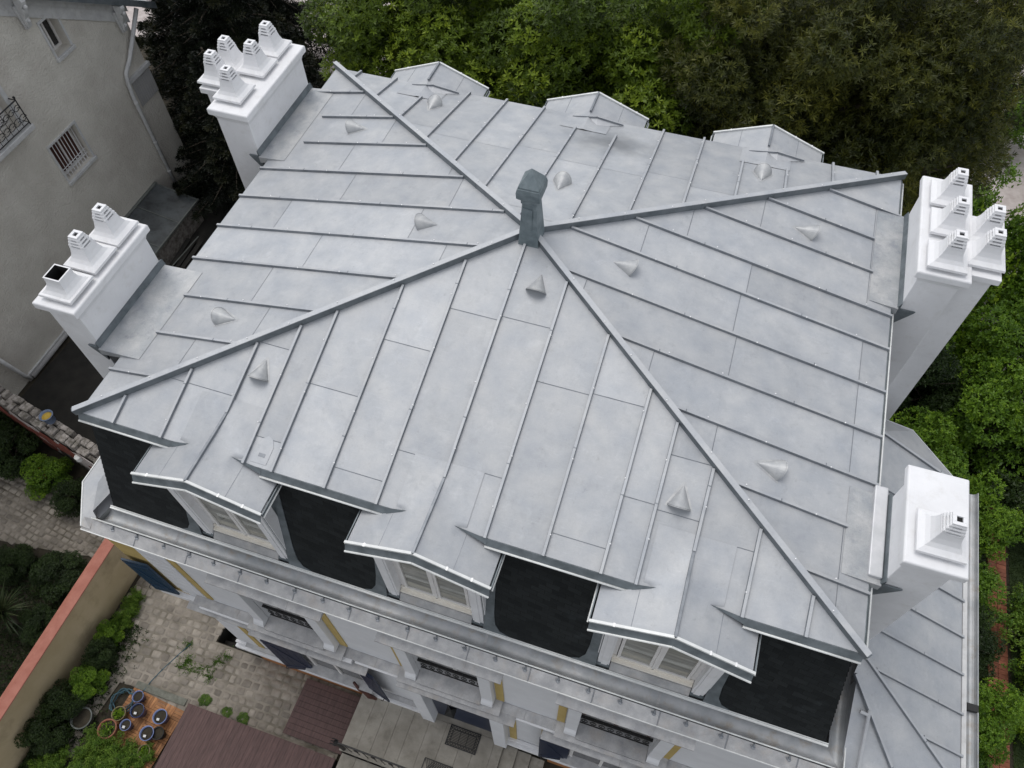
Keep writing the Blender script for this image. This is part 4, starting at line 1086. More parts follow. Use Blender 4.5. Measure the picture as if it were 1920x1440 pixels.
mb.prism([rp(-9.82, -8.0, 0.62), rp(-9.82, 14.6, 0.62), rp(-9.82, 14.6, 0.76), rp(-9.82, -8.0, 0.76)], (-9, 0, 0))
nroof = mb.build("roof", zinc, nb)
mb = MB(); mb.prism([rp(-9.80, -8, 0.56), rp(-9.80, 14.62, 0.56), rp(-9.80, 14.62, 0.77), rp(-9.80, -8, 0.77)], (-0.018, 0, 0)); mb.build("verge_strip", zinch, nroof)
mb = MB(); mb.prism([rp(NX + 0.04, -8, 0.0), rp(NX + 0.04, 13.7, 0.0), rp(NX + 0.04, 13.7, 0.61), rp(NX + 0.04, -8, 0.61)], (-0.06, 0, 0))
mb.prism([rp(NX + 0.09, -8, 0.36), rp(NX + 0.09, 13.75, 0.36), rp(NX + 0.09, 13.75, 0.611), rp(NX + 0.09, -8, 0.611)], (-0.048, 0, 0))
mb.build("verge_board", trim, nb)
cb0 = None
for y in (10.35, 13.3):
    if cb0 is None:
        mb = MB()
        mb.prism([(0.0, -0.10, -1.05), (0.0, 0.10, -1.05), (0.0, 0.14, -0.25), (0.0, -0.14, -0.25)], (0.10, 0, 0))
        prof = [(0.10, 0.0), (0.10, -0.95), (0.16, -0.98), (0.20, -0.85), (0.19, -0.70), (0.28, -0.55), (0.33, -0.40), (0.30, -0.30), (0.40, -0.22), (0.44, -0.10), (0.42, 0.0)]
        mb.prism([(x, -0.085, z) for x, z in prof], (0, 0.17, 0))
        mb.lathe([(0.0, 0.08), (0.06, 0.05), (0.07, 0), (0.06, -0.05), (0, -0.08)], (0.38, 0, -0.28), 8); mb.lathe([(0.0, 0.06), (0.05, 0.04), (0.055, 0), (0.05, -0.04), (0, -0.06)], (0.22, 0, -0.78), 8)
        cb0 = o = mb.build("carved_bracket", trim, nb, bevel=0.015)
    else: o = cb0.copy(); C.objects.link(o)
    o.location = (NX + 0.043, y, zv(y) + 0.55); o.scale = (.85, .9, .8)
def nwin(h, fr=0.07, sill=0.10, dark=glassd):
    y0, y1, z0, z1 = h
    mb = MB(); mb.box((NX - 0.33, y0, z0), (NX - 0.35, y1, z1)); o = mb.build("window", dark, nb)
    mb = MB()
    mb.box((NX - 0.02, y0 - fr, z0), (NX + 0.025, y0 - 0.002, z1)); mb.box((NX - 0.02, y1 + 0.002, z0), (NX + 0.025, y1 + fr, z1)); mb.box((NX - 0.02, y0 - fr, z1 + 0.002), (NX + 0.025, y1 + fr, z1 + fr))
    mb.build("surround", trim, o, bevel=0.005)
    mb = MB(); mb.box((NX - 0.02, y0 - fr - 0.02, z0 - sill), (NX + 0.07, y1 + fr + 0.02, z0 - 0.002)); mb.build("sill", trim, o, bevel=0.01)
    mb = MB(); ym = (y0 + y1) / 2
    mb.box((NX - 0.325, y0 + .002, z0 + .002), (NX - 0.29, y0 + 0.06, z1 - .002)); mb.box((NX - 0.325, y1 - 0.06, z0 + .002), (NX - 0.29, y1 - .002, z1 - .002)); mb.box((NX - 0.325, ym - 0.03, z0 + .002), (NX - 0.285, ym + 0.03, z1 - .002)); mb.box((NX - 0.325, y0 + 0.06, z0 + .002), (NX - 0.295, y1 - 0.06, z0 + 0.07))
    mb.build("window_frame", wood_w, o)
    return o
nwin(holes[0])
w2 = nwin(holes[1])
mb = MB()
y0, y1, z0, z1 = holes[1]
for k in range(9):
    yy = y0 + 0.08 + k * (y1 - y0 - 0.16) / 8; mb.tube([(NX - 0.12, yy, z0), (NX - 0.12, yy, z1)], 0.013, 6)
    mb.tube([(NX - 0.10, yy + 0.04 * math.cos(a), z0 + 0.22 + 0.05 * math.sin(a)) for a in np.linspace(0, 6.28, 9)], 0.007, 5)
mb.bar((NX - 0.12, y0, z0 + 0.14), (NX - 0.12, y1, z0 + 0.14), 0.02, 0.012); mb.bar((NX - 0.12, y0, z0 + 0.30), (NX - 0.12, y1, z0 + 0.30), 0.02, 0.012)
mb.build("window_bars", white, w2)
mb = MB(); mb.box((NX - 0.328, y0 + .07, z0 + .08), (NX - 0.322, y1 - .07, z1 - .05)); mb.build("curtain", woodb, w2)
w3 = nwin(holes[2], fr=0.14, sill=0.16)
y0, y1, z0, z1 = holes[2]
mb = MB(); mb.box((NX, y0 - 0.2, z0 - 0.16), (NX + 0.28, y1 + 0.18, z0 - 0.02)); mb.build("balcony_slab", trim, w3, bevel=0.015)
mb = MB()
for k in range(26): mb.bar((NX - 0.27, y1 - 0.40, z0 + 0.15 + k * 0.07), (NX - 0.27, y1 - 0.06, z0 + 0.15 + k * 0.07), 0.05, 0.012, up=(1, 0, 1))
mb.build("slatted_blind", wood_w, w3)
mb = MB(); xr = NX + 0.24
mb.tube([(NX, y1 + 0.12, z0 + 0.74), (xr, y1 + 0.12, z0 + 0.74), (xr, y0 - 0.16, z0 + 0.74)], 0.018, 6); mb.tube([(NX, y1 + 0.12, z0 + 0.06), (xr, y1 + 0.12, z0 + 0.06), (xr, y0 - 0.16, z0 + 0.06)], 0.014, 6)
mb.tube([(xr, y1 + 0.12, z0), (xr, y1 + 0.12, z0 + 0.80)], 0.018, 6)
mb.lathe([(0, .05), (.03, .03), (.035, 0), (.02, -.03)], (xr, y1 + 0.12, z0 + 0.81), 8)
for k in range(6):
    yc = y1 + 0.02 - k * 0.21
    for cz, r in ((0.54, 0.11), (0.24, 0.14)):
        mb.tube([(xr, yc + r * (1 - 0.25 * i / 9) * math.cos(i * 0.7), z0 + cz + r * (1 - 0.08 * i) * math.sin(i * 0.7)) for i in range(12)], 0.010, 5)
    mb.tube([(xr, yc + 0.1, z0 + 0.06), (xr, yc + 0.1, z0 + 0.74)], 0.008, 5)
mb.build("balcony_railing", iron, w3)
mb = MB(); xp = NX + 0.11
mb.tube([(-9.95, 13.95, zv(13.95) + 0.50), (xp, 13.0, -4.5), (xp, 12.62, -4.75), (xp, 12.52, -5.0), (xp, 12.45, -5.6), (xp, 12.45, -9.55)], 0.065, 10)
for z in (-4.62, -5.7, -7.2, -8.4): mb.lathe([(0.066, -0.03), (0.078, -0.02), (0.078, 0.02), (0.066, 0.03)], (xp, 12.45 if z < -5 else 12.82, z), 10)
mb.build("downpipe", trim, nb, smooth=True)
mb = MB(); mb.tube([(xp, 3.75, -7.6), (xp, 4.05, -9.2), (xp, 4.15, -9.5)], 0.06, 10); mb.build("downpipe", trim, nb, smooth=True)
mb = MB(); mb.tube([(NX + 0.14, 4.2, -9.45), (NX + 0.14, 7.5, -9.40)], 0.075, 10); mb.build("waste_pipe", plaster, nb, smooth=True)
mb = MB(); mb.box((NX + 0.002, 4.1, G), (NX + 0.06, 12.3, G + 0.22)); mb.build("plinth", trim, nb)
mb = MB(); mb.box((NX - 0.02, 12.62, -5.16), (NX + 0.10, 13.70, -5.02)); mb.build("moulding", trim, nb, bevel=0.015)
mb = MB(); mb.box((NX - 0.02, 12.72, -6.05), (NX + 0.02, 13.64, -5.162))
for k in range(9): mb.box((NX + 0.02, 12.76 + k * 0.10, -6.03), (NX + 0.03, 12.81 + k * 0.10, -5.18))
mb.build("ribbed_panel", plaster, nb)
for ch in nb.children: ch.location = ch.location - nb.location

# low glazed lean-to beside the neighbour's wall
lt = thing("lean_to", (-9.4, 10, G), "low lean-to with grimy glazed roof against the grey neighbouring wall", "lean-to")
mb = MB()
mb.prism([(NX + 0.02, 8.2, -8.42), (NX + 0.02, 11.75, -8.42), (-8.62, 11.75, -8.72), (-8.62, 8.2, -8.72)], (0, 0, 0.04)); o = mb.build("roof", lean_m, lt)
mb = MB(); mb.box((NX + 0.02, 8.3, G), (-8.70, 11.65, -8.75)); mb.build("wall", oldstone, lt)
mb = MB(); mb.bar((NX + 0.06, 8.2, -8.38), (NX + 0.06, 11.75, -8.38), 0.10, 0.05); mb.bar((-8.62, 8.2, -8.72), (-8.62, 11.75, -8.72), 0.05, 0.06)
for y in (8.25, 9.4, 10.55, 11.7): mb.bar((NX + 0.1, y, -8.39), (-8.62, y, -8.69), 0.03, 0.03)
mb.build("glazing_bars", potgrey, lt)
for ch in lt.children: ch.location = ch.location - lt.location

def top(name, m_b, m, label, cat, group=None, kind=None, **k):
    o = m_b.build(name, m, **k); return tag(o, label, cat, group, kind)
# stone kerb walls leading away beside the path
mb = MB(); yy = 12.2
while yy < 21:
    l = random.uniform(0.7, 1.3); mb.box((-9.93 + random.uniform(-.01, .01), yy, G), (-9.60, yy + l - 0.012, -8.95 + random.uniform(-.02, .02))); yy += l
top("boundary_wall", mb, mossm, "low mossy capped wall running from the foot of the downpipe", "wall", bevel=0.02)
mb = MB(); yy = 11.9
while yy < 15.4:
    l = random.uniform(0.5, 1.1); mb.box((-9.32 + random.uniform(-.02, .02), yy, G), (-9.14, yy + l - 0.03, G + 0.14)); yy += l + random.choice((0, 0, 0.12))
top("stone_kerb", mb, mossm, "broken stone kerb lying along the dark side path", "kerb", bevel=0.015)
# old boards leaning together by the lean-to
bd = thing("board_stack", (-7.9, 9.4, G), "dark weathered boards stacked beside the lean-to", "boards")
for k in range(6):
    mb = MB(); a = -0.15 + k * 0.06; x0 = -0.5 + k * 0.17
    mb.bar((x0, -1.3, 0.10 + 0.015 * k), (x0 + 1.4 * math.sin(a), 1.2, 0.14 + 0.02 * k), 0.15, 0.03); mb.build("board", asphalt, bd)
mb = MB(); mb.bar((-0.55, -1.2, 0.26), (-0.35, 1.3, 0.26), 0.03, 0.02); mb.bar((0.62, -0.9, 0.26), (0.66, -0.1, 0.26), 0.02, 0.02); mb.build("metal_edge", potgrey, bd)

# ruined rendered wall with a bucket on it
rw = thing("ruined_wall", (-7, 2.3, G), "crumbling garden wall with flaked white and red render", "wall")
A0, A1 = Vector((-10.1, 3.02, 0)), Vector((-4.7, 1.88, 0)); dW = (A1 - A0).normalized(); nW = Vector((dW.y, -dW.x, 0))
if nW.y > 0: nW = -nW
rr = random.Random(11)
mb = MB(); s = 0.0; L_ = (A1 - A0).length; hs = []
while s < L_:
    l = rr.uniform(0.10, 0.26); cut = rr.uniform(-0.08, 0.08); th = 0.20
    a = A0 + dW * s; b = A0 + dW * min(L_, s + l - 0.012)
    for lo, hi in ((-th, cut), (cut + .012, th)):
        j = [rr.uniform(-.02, .02) for _ in range(4)]
        mb.prism([a + nW * (lo + j[0]), a + nW * (hi + j[1]), b + nW * (hi + j[2]), b + nW * (lo + j[3])], (rr.uniform(-.02, .02), 0, 1.70 + rr.uniform(-0.10, 0.08)))
    s += l
for v in range(len(mb.v)): x, y, z = mb.v[v]; mb.v[v] = (x + 7, y - 2.3, z)
mb.build("masonry", oldstone, rw, bevel=0.025)
def patches(m, seed, n, zr, name, d=0.235):
    r2 = random.Random(seed); mb = MB()
    for _ in range(n):
        s0 = r2.uniform(0.2, L_ - 0.6); z0 = r2.uniform(*zr); w_, h_ = r2.uniform(0.2, 0.7), r2.uniform(0.12, 0.45); pts = []
        k = 11
        for i in range(k):
            th = 2 * math.pi * i / k; q = r2.uniform(0.6, 1.1)
            p = A0 + dW * (s0 + w_ * q * math.cos(th)) + nW * d; pts.append((p.x + 7, p.y - 2.3, z0 + h_ * q * math.sin(th)))
        mb.prism(pts, nW * 0.012 * r2.uniform(.6, 1.2), r2.random())
    mb.build(name, m, rw)
patches(pink, 3, 26, (0.4, 1.45), "render_patch"); patches(rust, 5, 14, (0.3, 1.4), "render_patch", 0.245)
bk = thing("bucket", (-7.14, 2.50, G + 1.76), "blue bucket of yellow leaves sitting on the crumbling wall", "bucket")
mb = MB(); mb.lathe([(0.12, 0.0), (0.155, 0.26), (0.18, 0.27), (0.18, 0.285), (0.145, 0.28), (0.115, 0.02), (0, 0.02)], n=20); mb.build("body", bluepl, bk, smooth=True)
mb = MB(); mb.lathe([(0.0, 0.24), (0.08, 0.235), (0.138, 0.22)], n=14); mb.build("leaves", yellowp, bk)
mb = MB()
for (x, y, z) in ((-6.1, 2.05, 1.05),): mb.lathe([(0.0, 0.0), (0.09, 0.02), (0.09, 0.16), (0.0, 0.2)], (0, 0, 0), 12)
o = top("wall_lamp", mb, labelm, "small white bulkhead lamp on the crumbling wall", "lamp"); o.location = (-6.02, 1.88, G + 1.35)
# orange toy barrow
tb = thing("toy_barrow", (-7.6, 1.5, G + 0.03), "orange and black toy barrow lying by the ivy", "toy", rz=R(-35))
mb = MB(); mb.add([(-.2, -.14, .12), (.2, -.14, .12), (.26, -.18, .3), (-.26, -.18, .3), (-.2, .14, .12), (.2, .14, .12), (.26, .18, .3), (-.26, .18, .3)], [[0, 1, 5, 4], [0, 3, 2, 1], [4, 5, 6, 7], [0, 4, 7, 3], [1, 2, 6, 5]]); mb.build("tray", orangep, tb)
for x, y in ((-.25, 0), (.22, .17), (.22, -.17)):
    mb = MB(); mb.tube([(x, y - .03, .09), (x, y + .03, .09)], 0.09, 14); mb.build("wheel", blackp, tb)
mb = MB(); mb.tube([(.2, .1, .28), (.55, .16, .3)], .015, 6); mb.tube([(.2, -.1, .28), (.55, -.16, .3)], .015, 6); mb.build("handle", blackp, tb)

# garden wall with terracotta coping
gw = thing("garden_wall", (-3.72, -3, G), "cream rendered garden wall with a reddish coping", "wall")
mb = MB(); mb.box((-0.09, -6.0, 0), (0.09, 3.6, 1.66)); mb.build("wall", creamw, gw)
mb = MB(); y = -6.0
mb.prism([(-0.15, -6.0, 1.662), (0.15, -6.0, 1.662), (0.15, -6.0, 1.70), (0.0, -6.0, 1.745), (-0.15, -6.0, 1.70)], (0, 9.6, 0)); mb.build("coping", terra, gw, bevel=0.006)

# deck, tiles, pots
def deck(name, x0, x1, y0, y1, z, along, label):
    dk = thing(name, ((x0 + x1) / 2, (y0 + y1) / 2, G), label, "deck"); mb = MB(); cx, cy = (x0 + x1) / 2, (y0 + y1) / 2; st = 0.125
    u = x0 if along == 'y' else y0; end = x1 if along == 'y' else y1
    while u < end - 0.01:
        e = min(end, u + st)
        if along == 'y': mb.box((u - cx + .002, y0 - cy, z - G - .03), (e - cx - .002, y1 - cy, z - G + random.uniform(0, .002)))
        else: mb.box((x0 - cx, u - cy + .003, z - G - .03), (x1 - cx, e - cy - .003, z - G + random.uniform(0, .002)))
        u += st
    mb.build("boards", deckm, dk)
    mb = MB(); mb.box((x0 - cx + .01, y0 - cy + .01, 0), (x1 - cx - .01, y1 - cy - .01, z - G - .04)); mb.build("frame", asphalt, dk)
deck("wooden_deck", -0.58, 3.15, -6.5, -2.42, -9.3, 'y', "large brown deck with boards running away from the house")
deck("wooden_deck", 1.74, 3.19, -2.30, -1.05, -9.42, 'x', "small brown deck square between the cobbles and stone terrace")
tp = thing("tile_pad", (-1.5, -3.0, G), "orange wooden tile pad under the blue pots", "decking tiles")
mb = MB(); n = 0.3
for i in range(-3, 3):
    for j in range(-3, 3):
        for k in range(4):
            if (i + j) % 2: mb.box((i * n + k * n / 4 + .004, j * n + .004, .02), (i * n + (k + 1) * n / 4 - .004, (j + 1) * n - .004, .05))
            else: mb.box((i * n + .004, j * n + k * n / 4 + .004, .02), ((i + 1) * n - .004, j * n + (k + 1) * n / 4 - .004, .05))
mb.build("slats", tilewood, tp)
for ch in tp.children: ch.location = (0.1, -0.35, 0)
tp.scale = (0.8, 0.85, 1); tp.rotation_euler = (0, 0, R(-4))
mb = MB(); mb.box((-2.1, -2.50, G), (-0.75, -2.34, G + 0.07)); top("kerb_stone", mb, mossm, "pale concrete kerb between the cobbles and orange tiles", "kerb", bevel=0.01)

# ---- foliage
def leaf_cloud(name, pts, nrm, L, Wd, m, parent=None, per=5, spread=0.9, tint=None, jitter=0.25, droop=0.0, seed=0):
    r = np.random.default_rng(seed); n = len(pts)
    nrm = nrm / (np.linalg.norm(nrm, axis=1, keepdims=True) + 1e-9)
    ref = np.where(np.abs(nrm[:, 2:3]) < 0.9, np.array([[0, 0, 1.0]]), np.array([[1.0, 0, 0]]))
    a = np.cross(nrm, ref); a /= np.linalg.norm(a, axis=1, keepdims=True) + 1e-9; b = np.cross(nrm, a)
    V = []; T = []
    ph0 = r.random(n) * 6.28
    for k in range(per):
        ph = ph0 + 6.283 * k / per + r.normal(0, 0.25, n); tl = spread * (1 + r.normal(0, jitter, n))
        d = (a * np.cos(ph)[:, None] + b * np.sin(ph)[:, None]) * np.sin(tl)[:, None] + nrm * np.cos(tl)[:, None]
        d[:, 2] -= droop; d /= np.linalg.norm(d, axis=1, keepdims=True)
        s = np.cross(d, nrm + r.normal(0, 0.25, (n, 3))); s /= np.linalg.norm(s, axis=1, keepdims=True) + 1e-9
        ln = (L * r.uniform(0.7, 1.25, n))[:, None]; wd = (Wd * r.uniform(0.8, 1.2, n))[:, None]
        p0 = pts; V.append(np.stack([p0, p0 + d * ln * 0.5 + s * wd / 2, p0 + d * ln, p0 + d * ln * 0.5 - s * wd / 2], 1))
        T.append(np.clip(tint + r.normal(0, 0.07, n), 0, 1))
    V = np.concatenate(V).reshape(-1, 3); T = np.concatenate(T); nf = len(T)
    me = bpy.data.meshes.new(name); me.vertices.add(len(V)); me.vertices.foreach_set("co", V.astype(np.float32).ravel())
    me.loops.add(nf * 4); me.loops.foreach_set("vertex_index", np.arange(nf * 4, dtype=np.int32))
    me.polygons.add(nf); me.polygons.foreach_set("loop_start", np.arange(0, nf * 4, 4, dtype=np.int32)); me.polygons.foreach_set("loop_total", np.full(nf, 4, dtype=np.int32))
    at = me.attributes.new("tint", 'FLOAT', 'FACE'); at.data.foreach_set("value", T.astype(np.float32))
    me.materials.append(m); me.update(calc_edges=True); me.validate()
    o = bpy.data.objects.new(name, me); C.objects.link(o)
    if parent: o.parent = parent
    return o
def lobes(cx, cy, cz, rx, ry, rz, n, lr, seed, boxy=1.0):
    r = np.random.default_rng(seed); out = []
    for _ in range(n):
        d = r.normal(0, 1, 3); d /= np.linalg.norm(d); d = np.sign(d) * np.abs(d) ** boxy; d /= max(1e-6, np.linalg.norm(d)) ** 0.5
        q = r.uniform(0.55, 0.95)
        out.append((cx + d[0] * rx * q, cy + d[1] * ry * q, cz + d[2] * rz * q, lr * r.uniform(0.6, 1.3)))
    return out
def lobe_points(lb, dens, seed, centre=(0, 0, 0), flat=0.8):
    r = np.random.default_rng(seed); P = []; Nn = []; T = []
    for (x, y, z, rad) in lb:
        k = int(dens * rad * rad); d = r.normal(0, 1, (k, 3)); d /= np.linalg.norm(d, axis=1, keepdims=True)
        q = r.uniform(0.72, 1.05, (k, 1)); p = d * q * rad * np.array([1, 1, flat]) + np.array([x, y, z])
        out = p - np.array(centre); out /= np.linalg.norm(out, axis=1, keepdims=True) + 1e-9
        P.append(p); Nn.append(d * 0.6 + out * 0.5 + np.array([0, 0, 0.55]))
        T.append(np.full(k, r.uniform(0.15, 0.75)) + r.normal(0, 0.13, k))
    return np.concatenate(P), np.concatenate(Nn), np.clip(np.concatenate(T), 0, 1)
def trunk_mb(h, r0, limbs, seed, spread):
    rr = random.Random(seed); mb = MB()
    pts = [(rr.uniform(-.05, .05) * i, rr.uniform(-.05, .05) * i, h * i / 5) for i in range(6)]
    mb.tube(pts, [r0 * (1 - 0.15 * i) for i in range(6)], 8)
    for k in range(limbs):
        b = Vector(pts[1 + k % 5]); th = k * 2.4 + rr.random(); l = spread * rr.uniform(.6, 1)
        mb.tube([b, b + Vector((math.cos(th) * l * .5, math.sin(th) * l * .5, l * .35)), b + Vector((math.cos(th) * l, math.sin(th) * l, l * .8))], [r0 * .4, r0 * .25, r0 * .08], 6)
    return mb
PROTO = {}
def tree(kind, x, y, h, label, name, cat, group=None, sx=1.0, rz=0.0, sz=1.0, var=0):
    key = (kind, var)
    if key not in PROTO:
        t = thing(name, (x, y, G))
        if kind == 'laurel':
            lb = lobes(0, 0, 5.6, 1.75, 1.6, 4.6, 95, 0.62, 20 + var, 0.8); P, Nn, T = lobe_points(lb, 560, 30 + var, (0, 0, 4))
            leaf_cloud("crown", P, Nn, 0.125, 0.042, laurel_leaf, t, per=6, spread=1.05, tint=T, seed=var, droop=0.1)
            trunk_mb(7.0, 0.16, 9, var, 1.2).build("trunk", bark, t)
        elif kind == 'yew':
            lb = lobes(0, 0, 5.8, 1.9, 1.7, 4.8, 120, 0.60, 60 + var, 0.8); P, Nn, T = lobe_points(lb, 420, 70 + var, (0, 0, 4))
            leaf_cloud("crown", P, Nn, 0.13, 0.022, yew_leaf, t, per=9, spread=0.75, tint=T, seed=5 + var, droop=0.45, jitter=.4)
            trunk_mb(7.0, 0.2, 9, var, 1.1).build("trunk", bark, t)
        elif kind == 'fir':
            r = np.random.default_rng(90 + var); P = []; Nn = []; T = []
            tr = MB(); tr.tube([(0, 0, 0), (0, 0, h * .95)], [0.22, 0.03], 8)
            nb_ = 95
            for k in range(nb_):
                f = k / nb_; z0 = 1.0 + f * (h - 1.3); l = (1 - f) * 3.0 + 0.35; th = k * 2.399 + r.normal(0, .2)
                tr.tube([(0, 0, z0), (math.cos(th) * l * .6, math.sin(th) * l * .6, z0 - .1), (math.cos(th) * l, math.sin(th) * l, z0 - .35 * l * .5)], [0.04, 0.025, 0.008], 5)
                m_ = int(130 * l); s_ = r.random(m_) ** .7 * l; wv = (l - s_) * .35 + .12; off = r.normal(0, 1, m_) * wv * .6
                P.append(np.stack([math.cos(th) * s_ - math.sin(th) * off, math.sin(th) * s_ + math.cos(th) * off, z0 - .18 * s_ + r.normal(0, .05, m_) - np.abs(off) * .25], 1))
                Nn.append(np.stack([np.full(m_, math.cos(th)), np.full(m_, math.sin(th)), np.full(m_, .5)], 1)); T.append(np.full(m_, r.uniform(.1, .6)) + r.normal(0, .15, m_) + (s_ / l > .9) * .25)
            leaf_cloud("crown", np.concatenate(P), np.concatenate(Nn), 0.15, 0.035, fir_leaf, t, per=4, spread=.9, tint=np.clip(np.concatenate(T), 0, 1), seed=9)
            tr.build("trunk", bark, t)
        elif kind == 'shrub':
            lb = lobes(0, 0, 1.15, 1.1, 1.1, 0.95, 34, 0.34, 120 + var); P, Nn, T = lobe_points(lb, 1700, 130 + var, (0, 0, .5))
            leaf_cloud("crown", P, Nn, 0.068, 0.034, [shrub_leaf, dark_leaf, bright_leaf][var % 3], t, per=4, spread=1.0, tint=T, seed=11 + var, jitter=.4)
            mb = trunk_mb(1.2, 0.05, 7, var, .9); mb.build("stem", bark, t)
        elif kind == 'sparse':
            r = np.random.default_rng(160 + var); tr = MB(); P = []; Nn = []; T = []
            for k in range(16 if var < 2 else 30):
                th = r.random() * 6.28; l = r.uniform(1.2, 2.6); e = r.uniform(.5, 1.2); pts = [Vector((0, 0, 0))]; d = Vector((math.cos(th) * math.cos(e), math.sin(th) * math.cos(e), math.sin(e)))
                for i in range(5): d = (d + Vector(r.normal(0, .22, 3))).normalized(); pts.append(pts[-1] + d * l / 5)
                tr.tube(pts, [0.035, .03, .022, .016, .010, .005], 5)
                for i in range(2, 6):
                    for _ in range(4):
                        d2 = Vector(r.normal(0, 1, 3)).normalized(); q = pts[i] + d2 * r.uniform(.15, .45); tr.tube([pts[i], q], [.007, .002], 4)
                        m_ = 26; P.append(np.array(q) + r.normal(0, .12, (m_, 3))); Nn.append(r.normal(0, 1, (m_, 3)) + np.array([0, 0, 1.2])); T.append(np.full(m_, r.uniform(.2, .95)) + r.normal(0, .1, m_))
            leaf_cloud("crown", np.concatenate(P), np.concatenate(Nn), 0.085, 0.05, [shrub_leaf, bright_leaf][var % 2], t, per=3, spread=1.1, tint=np.clip(np.concatenate(T), 0, 1), seed=21 + var)
            tr.build("stem", bark, t)
        PROTO[key] = t
    else:
        t = copy_tree(PROTO[key]); t.location = (x, y, G)
    t.rotation_euler = (0, 0, rz); t.scale = (sx, sx, sz)
    tag(t, label, cat, group)
    return t
# ---- trees and shrubs
G1 = "evergreen trees screening the garden behind the house"
tree('laurel', -1.15, 12.9, 10, "leftmost bright green evergreen tree behind the roof, beside the pink path gap", "evergreen_tree", "tree", G1, 1.0, 0.3, 1.02, 0)
tree('laurel', 1.1, 12.7, 10, "bright green evergreen tree behind the left rear dormer", "evergreen_tree", "tree", G1, 1.0, 2.0, 1.04, 1)
tree('laurel', 3.7, 12.9, 10, "bright green evergreen tree behind the gap between left and middle rear dormers", "evergreen_tree", "tree", G1, 1.02, 4.0, 1.05, 0)
tree('laurel', 6.1, 12.7, 10, "yellow-green evergreen tree behind the middle rear dormer", "evergreen_tree", "tree", G1, 0.98, 1.1, 1.06, 1)
tree('laurel', 0.2, 15.6, 10, "bright evergreen tree in the back row nearest the pink path", "evergreen_tree", "tree", G1, 1.1, 5.0, .85, 1)
tree('laurel', 3.2, 15.8, 10, "bright evergreen tree in the back row above the left rear dormer", "evergreen_tree", "tree", G1, 1.1, 3.0, .9, 0)
tree('laurel', 6.4, 15.8, 10, "bright evergreen tree in the back row above the middle rear dormer", "evergreen_tree", "tree", G1, 1.1, 0.7, .95, 1)
G2 = "dark yew trees behind the right half of the roof"
tree('yew', 8.2, 12.6, 10, "dark yew tree beside the bright evergreens, behind the right rear dormer", "yew_tree", "tree", G2, 1.0, 0.5, 1.05, 0)
tree('yew', 10.3, 12.9, 10, "dark yew tree behind the right end of the rear eave", "yew_tree", "tree", G2, 1.0, 2.5, 1.10, 1)
tree('yew', 12.1, 13.2, 10, "rightmost dark yew tree, behind the tall white chimney pots", "yew_tree", "tree", G2, 0.92, 4.5, 1.10, 0)
tree('yew', 9.6, 15.8, 10, "olive-tipped yew tree in the back row, left one", "yew_tree", "tree", G2, 1.1, 1.5, 1.0, 1)
tree('yew', 12.6, 16.0, 10, "olive-tipped yew tree in the back row, right one at the frame top", "yew_tree", "tree", G2, 1.1, 3.4, 1.02, 0)
G3 = "dark firs behind the neighbouring house"
tree('fir', -8.3, 15.6, 9.5, "dark fir tree between the grey house and the rear left chimney", "fir_tree", "tree", G3, 1.0, 0, 1.0, 0)
tree('fir', -9.6, 16.6, 10, "black fir tree directly behind the corner of the grey house", "fir_tree", "tree", G3, 1.1, 2.2, 1.0, 0)
tree('fir', -7.6, 13.4, 10, "lower dark fir tree hugging the side path behind the rear left chimney", "fir_tree", "tree", G3, .85, 3.2, .62, 0)
tree('fir', -10.8, 17.8, 10, "black-green fir tree half hidden behind the grey house corner", "fir_tree", "tree", G3, 1.1, 1.0, 1.05, 0)
tree('fir', -10.4, 20.2, 10, "dark fir tree farthest back, beside the pink path at the frame top", "fir_tree", "tree", G3, 0.9, 2.0, 0.95, 0)
G4 = "leafy shrubs crowding the right hand garden"
SH = [
 (13.9, 15.0, 1.3, 1.9, 'sparse', 0, "sparse twiggy shrub beside the top chimney pot on the right"),
 (15.3, 17.5, 1.2, 1.6, 'sparse', 1, "open bright-leaved shrub beside the gravel path at top right"),
 (17.2, 15.5, 1.4, 1.8, 'shrub', 0, "mid green shrub at the right edge level with the chimney pots"),
 (14.6, 12.6, 1.2, 1.7, 'sparse', 0, "twiggy green shrub just right of the outer chimney pots"),
 (16.6, 12.3, 1.4, 1.6, 'shrub', 0, "dense green shrub at the right edge below the chimney pots"),
 (14.3, 10.4, 1.1, 1.5, 'shrub', 1, "dark shrub at the foot of the tall white stack"),
 (16.0, 9.9, 1.3, 1.5, 'shrub', 0, "green shrub halfway down the right edge, behind the bay"),
 (18.0, 10.4, 1.3, 1.5, 'shrub', 0, "green shrub outermost on the right edge, above the brick path"),
 (14.4, 8.2, 1.1, 1.3, 'shrub', 0, "green shrub beside the chamfered rear corner of the annex roof"),
 (15.7, 7.2, 1.0, 1.2, 'shrub', 0, "low shrub level with the single pot chimney, near the annex"),
 (17.4, 8.6, 1.2, 1.2, 'shrub', 1, "dark shrub at the far end of the brick path"),
 (15.6, 5.5, 0.85, 0.95, 'shrub', 0, "shrub between the annex gutter and the brick path, upper one"),
 (15.8, 4.1, 0.75, 0.9, 'shrub', 1, "dark shrub between the annex gutter and the brick path, middle one"),
 (16.1, 2.6, 0.75, 0.95, 'shrub', 0, "shrub between the gutter and the brick path, lowest one"),
 (17.9, 5.0, 0.75, 0.7, 'sparse', 1, "loose bright shrub spilling over the brick path from the lawn"),
 (17.8, 3.0, 0.6, 0.7, 'sparse', 0, "small loose shrub at the bottom end of the brick path"),
 (15.4, 1.2, 0.8, 0.9, 'shrub', 2, "fresh green shrub at the bottom right corner"),
]
for x, y, sx, sz, kd, vr, lab in SH: tree(kd, x, y, 2, lab, "garden_shrub", "shrub", G4, sx, random.random() * 6, sz, vr)
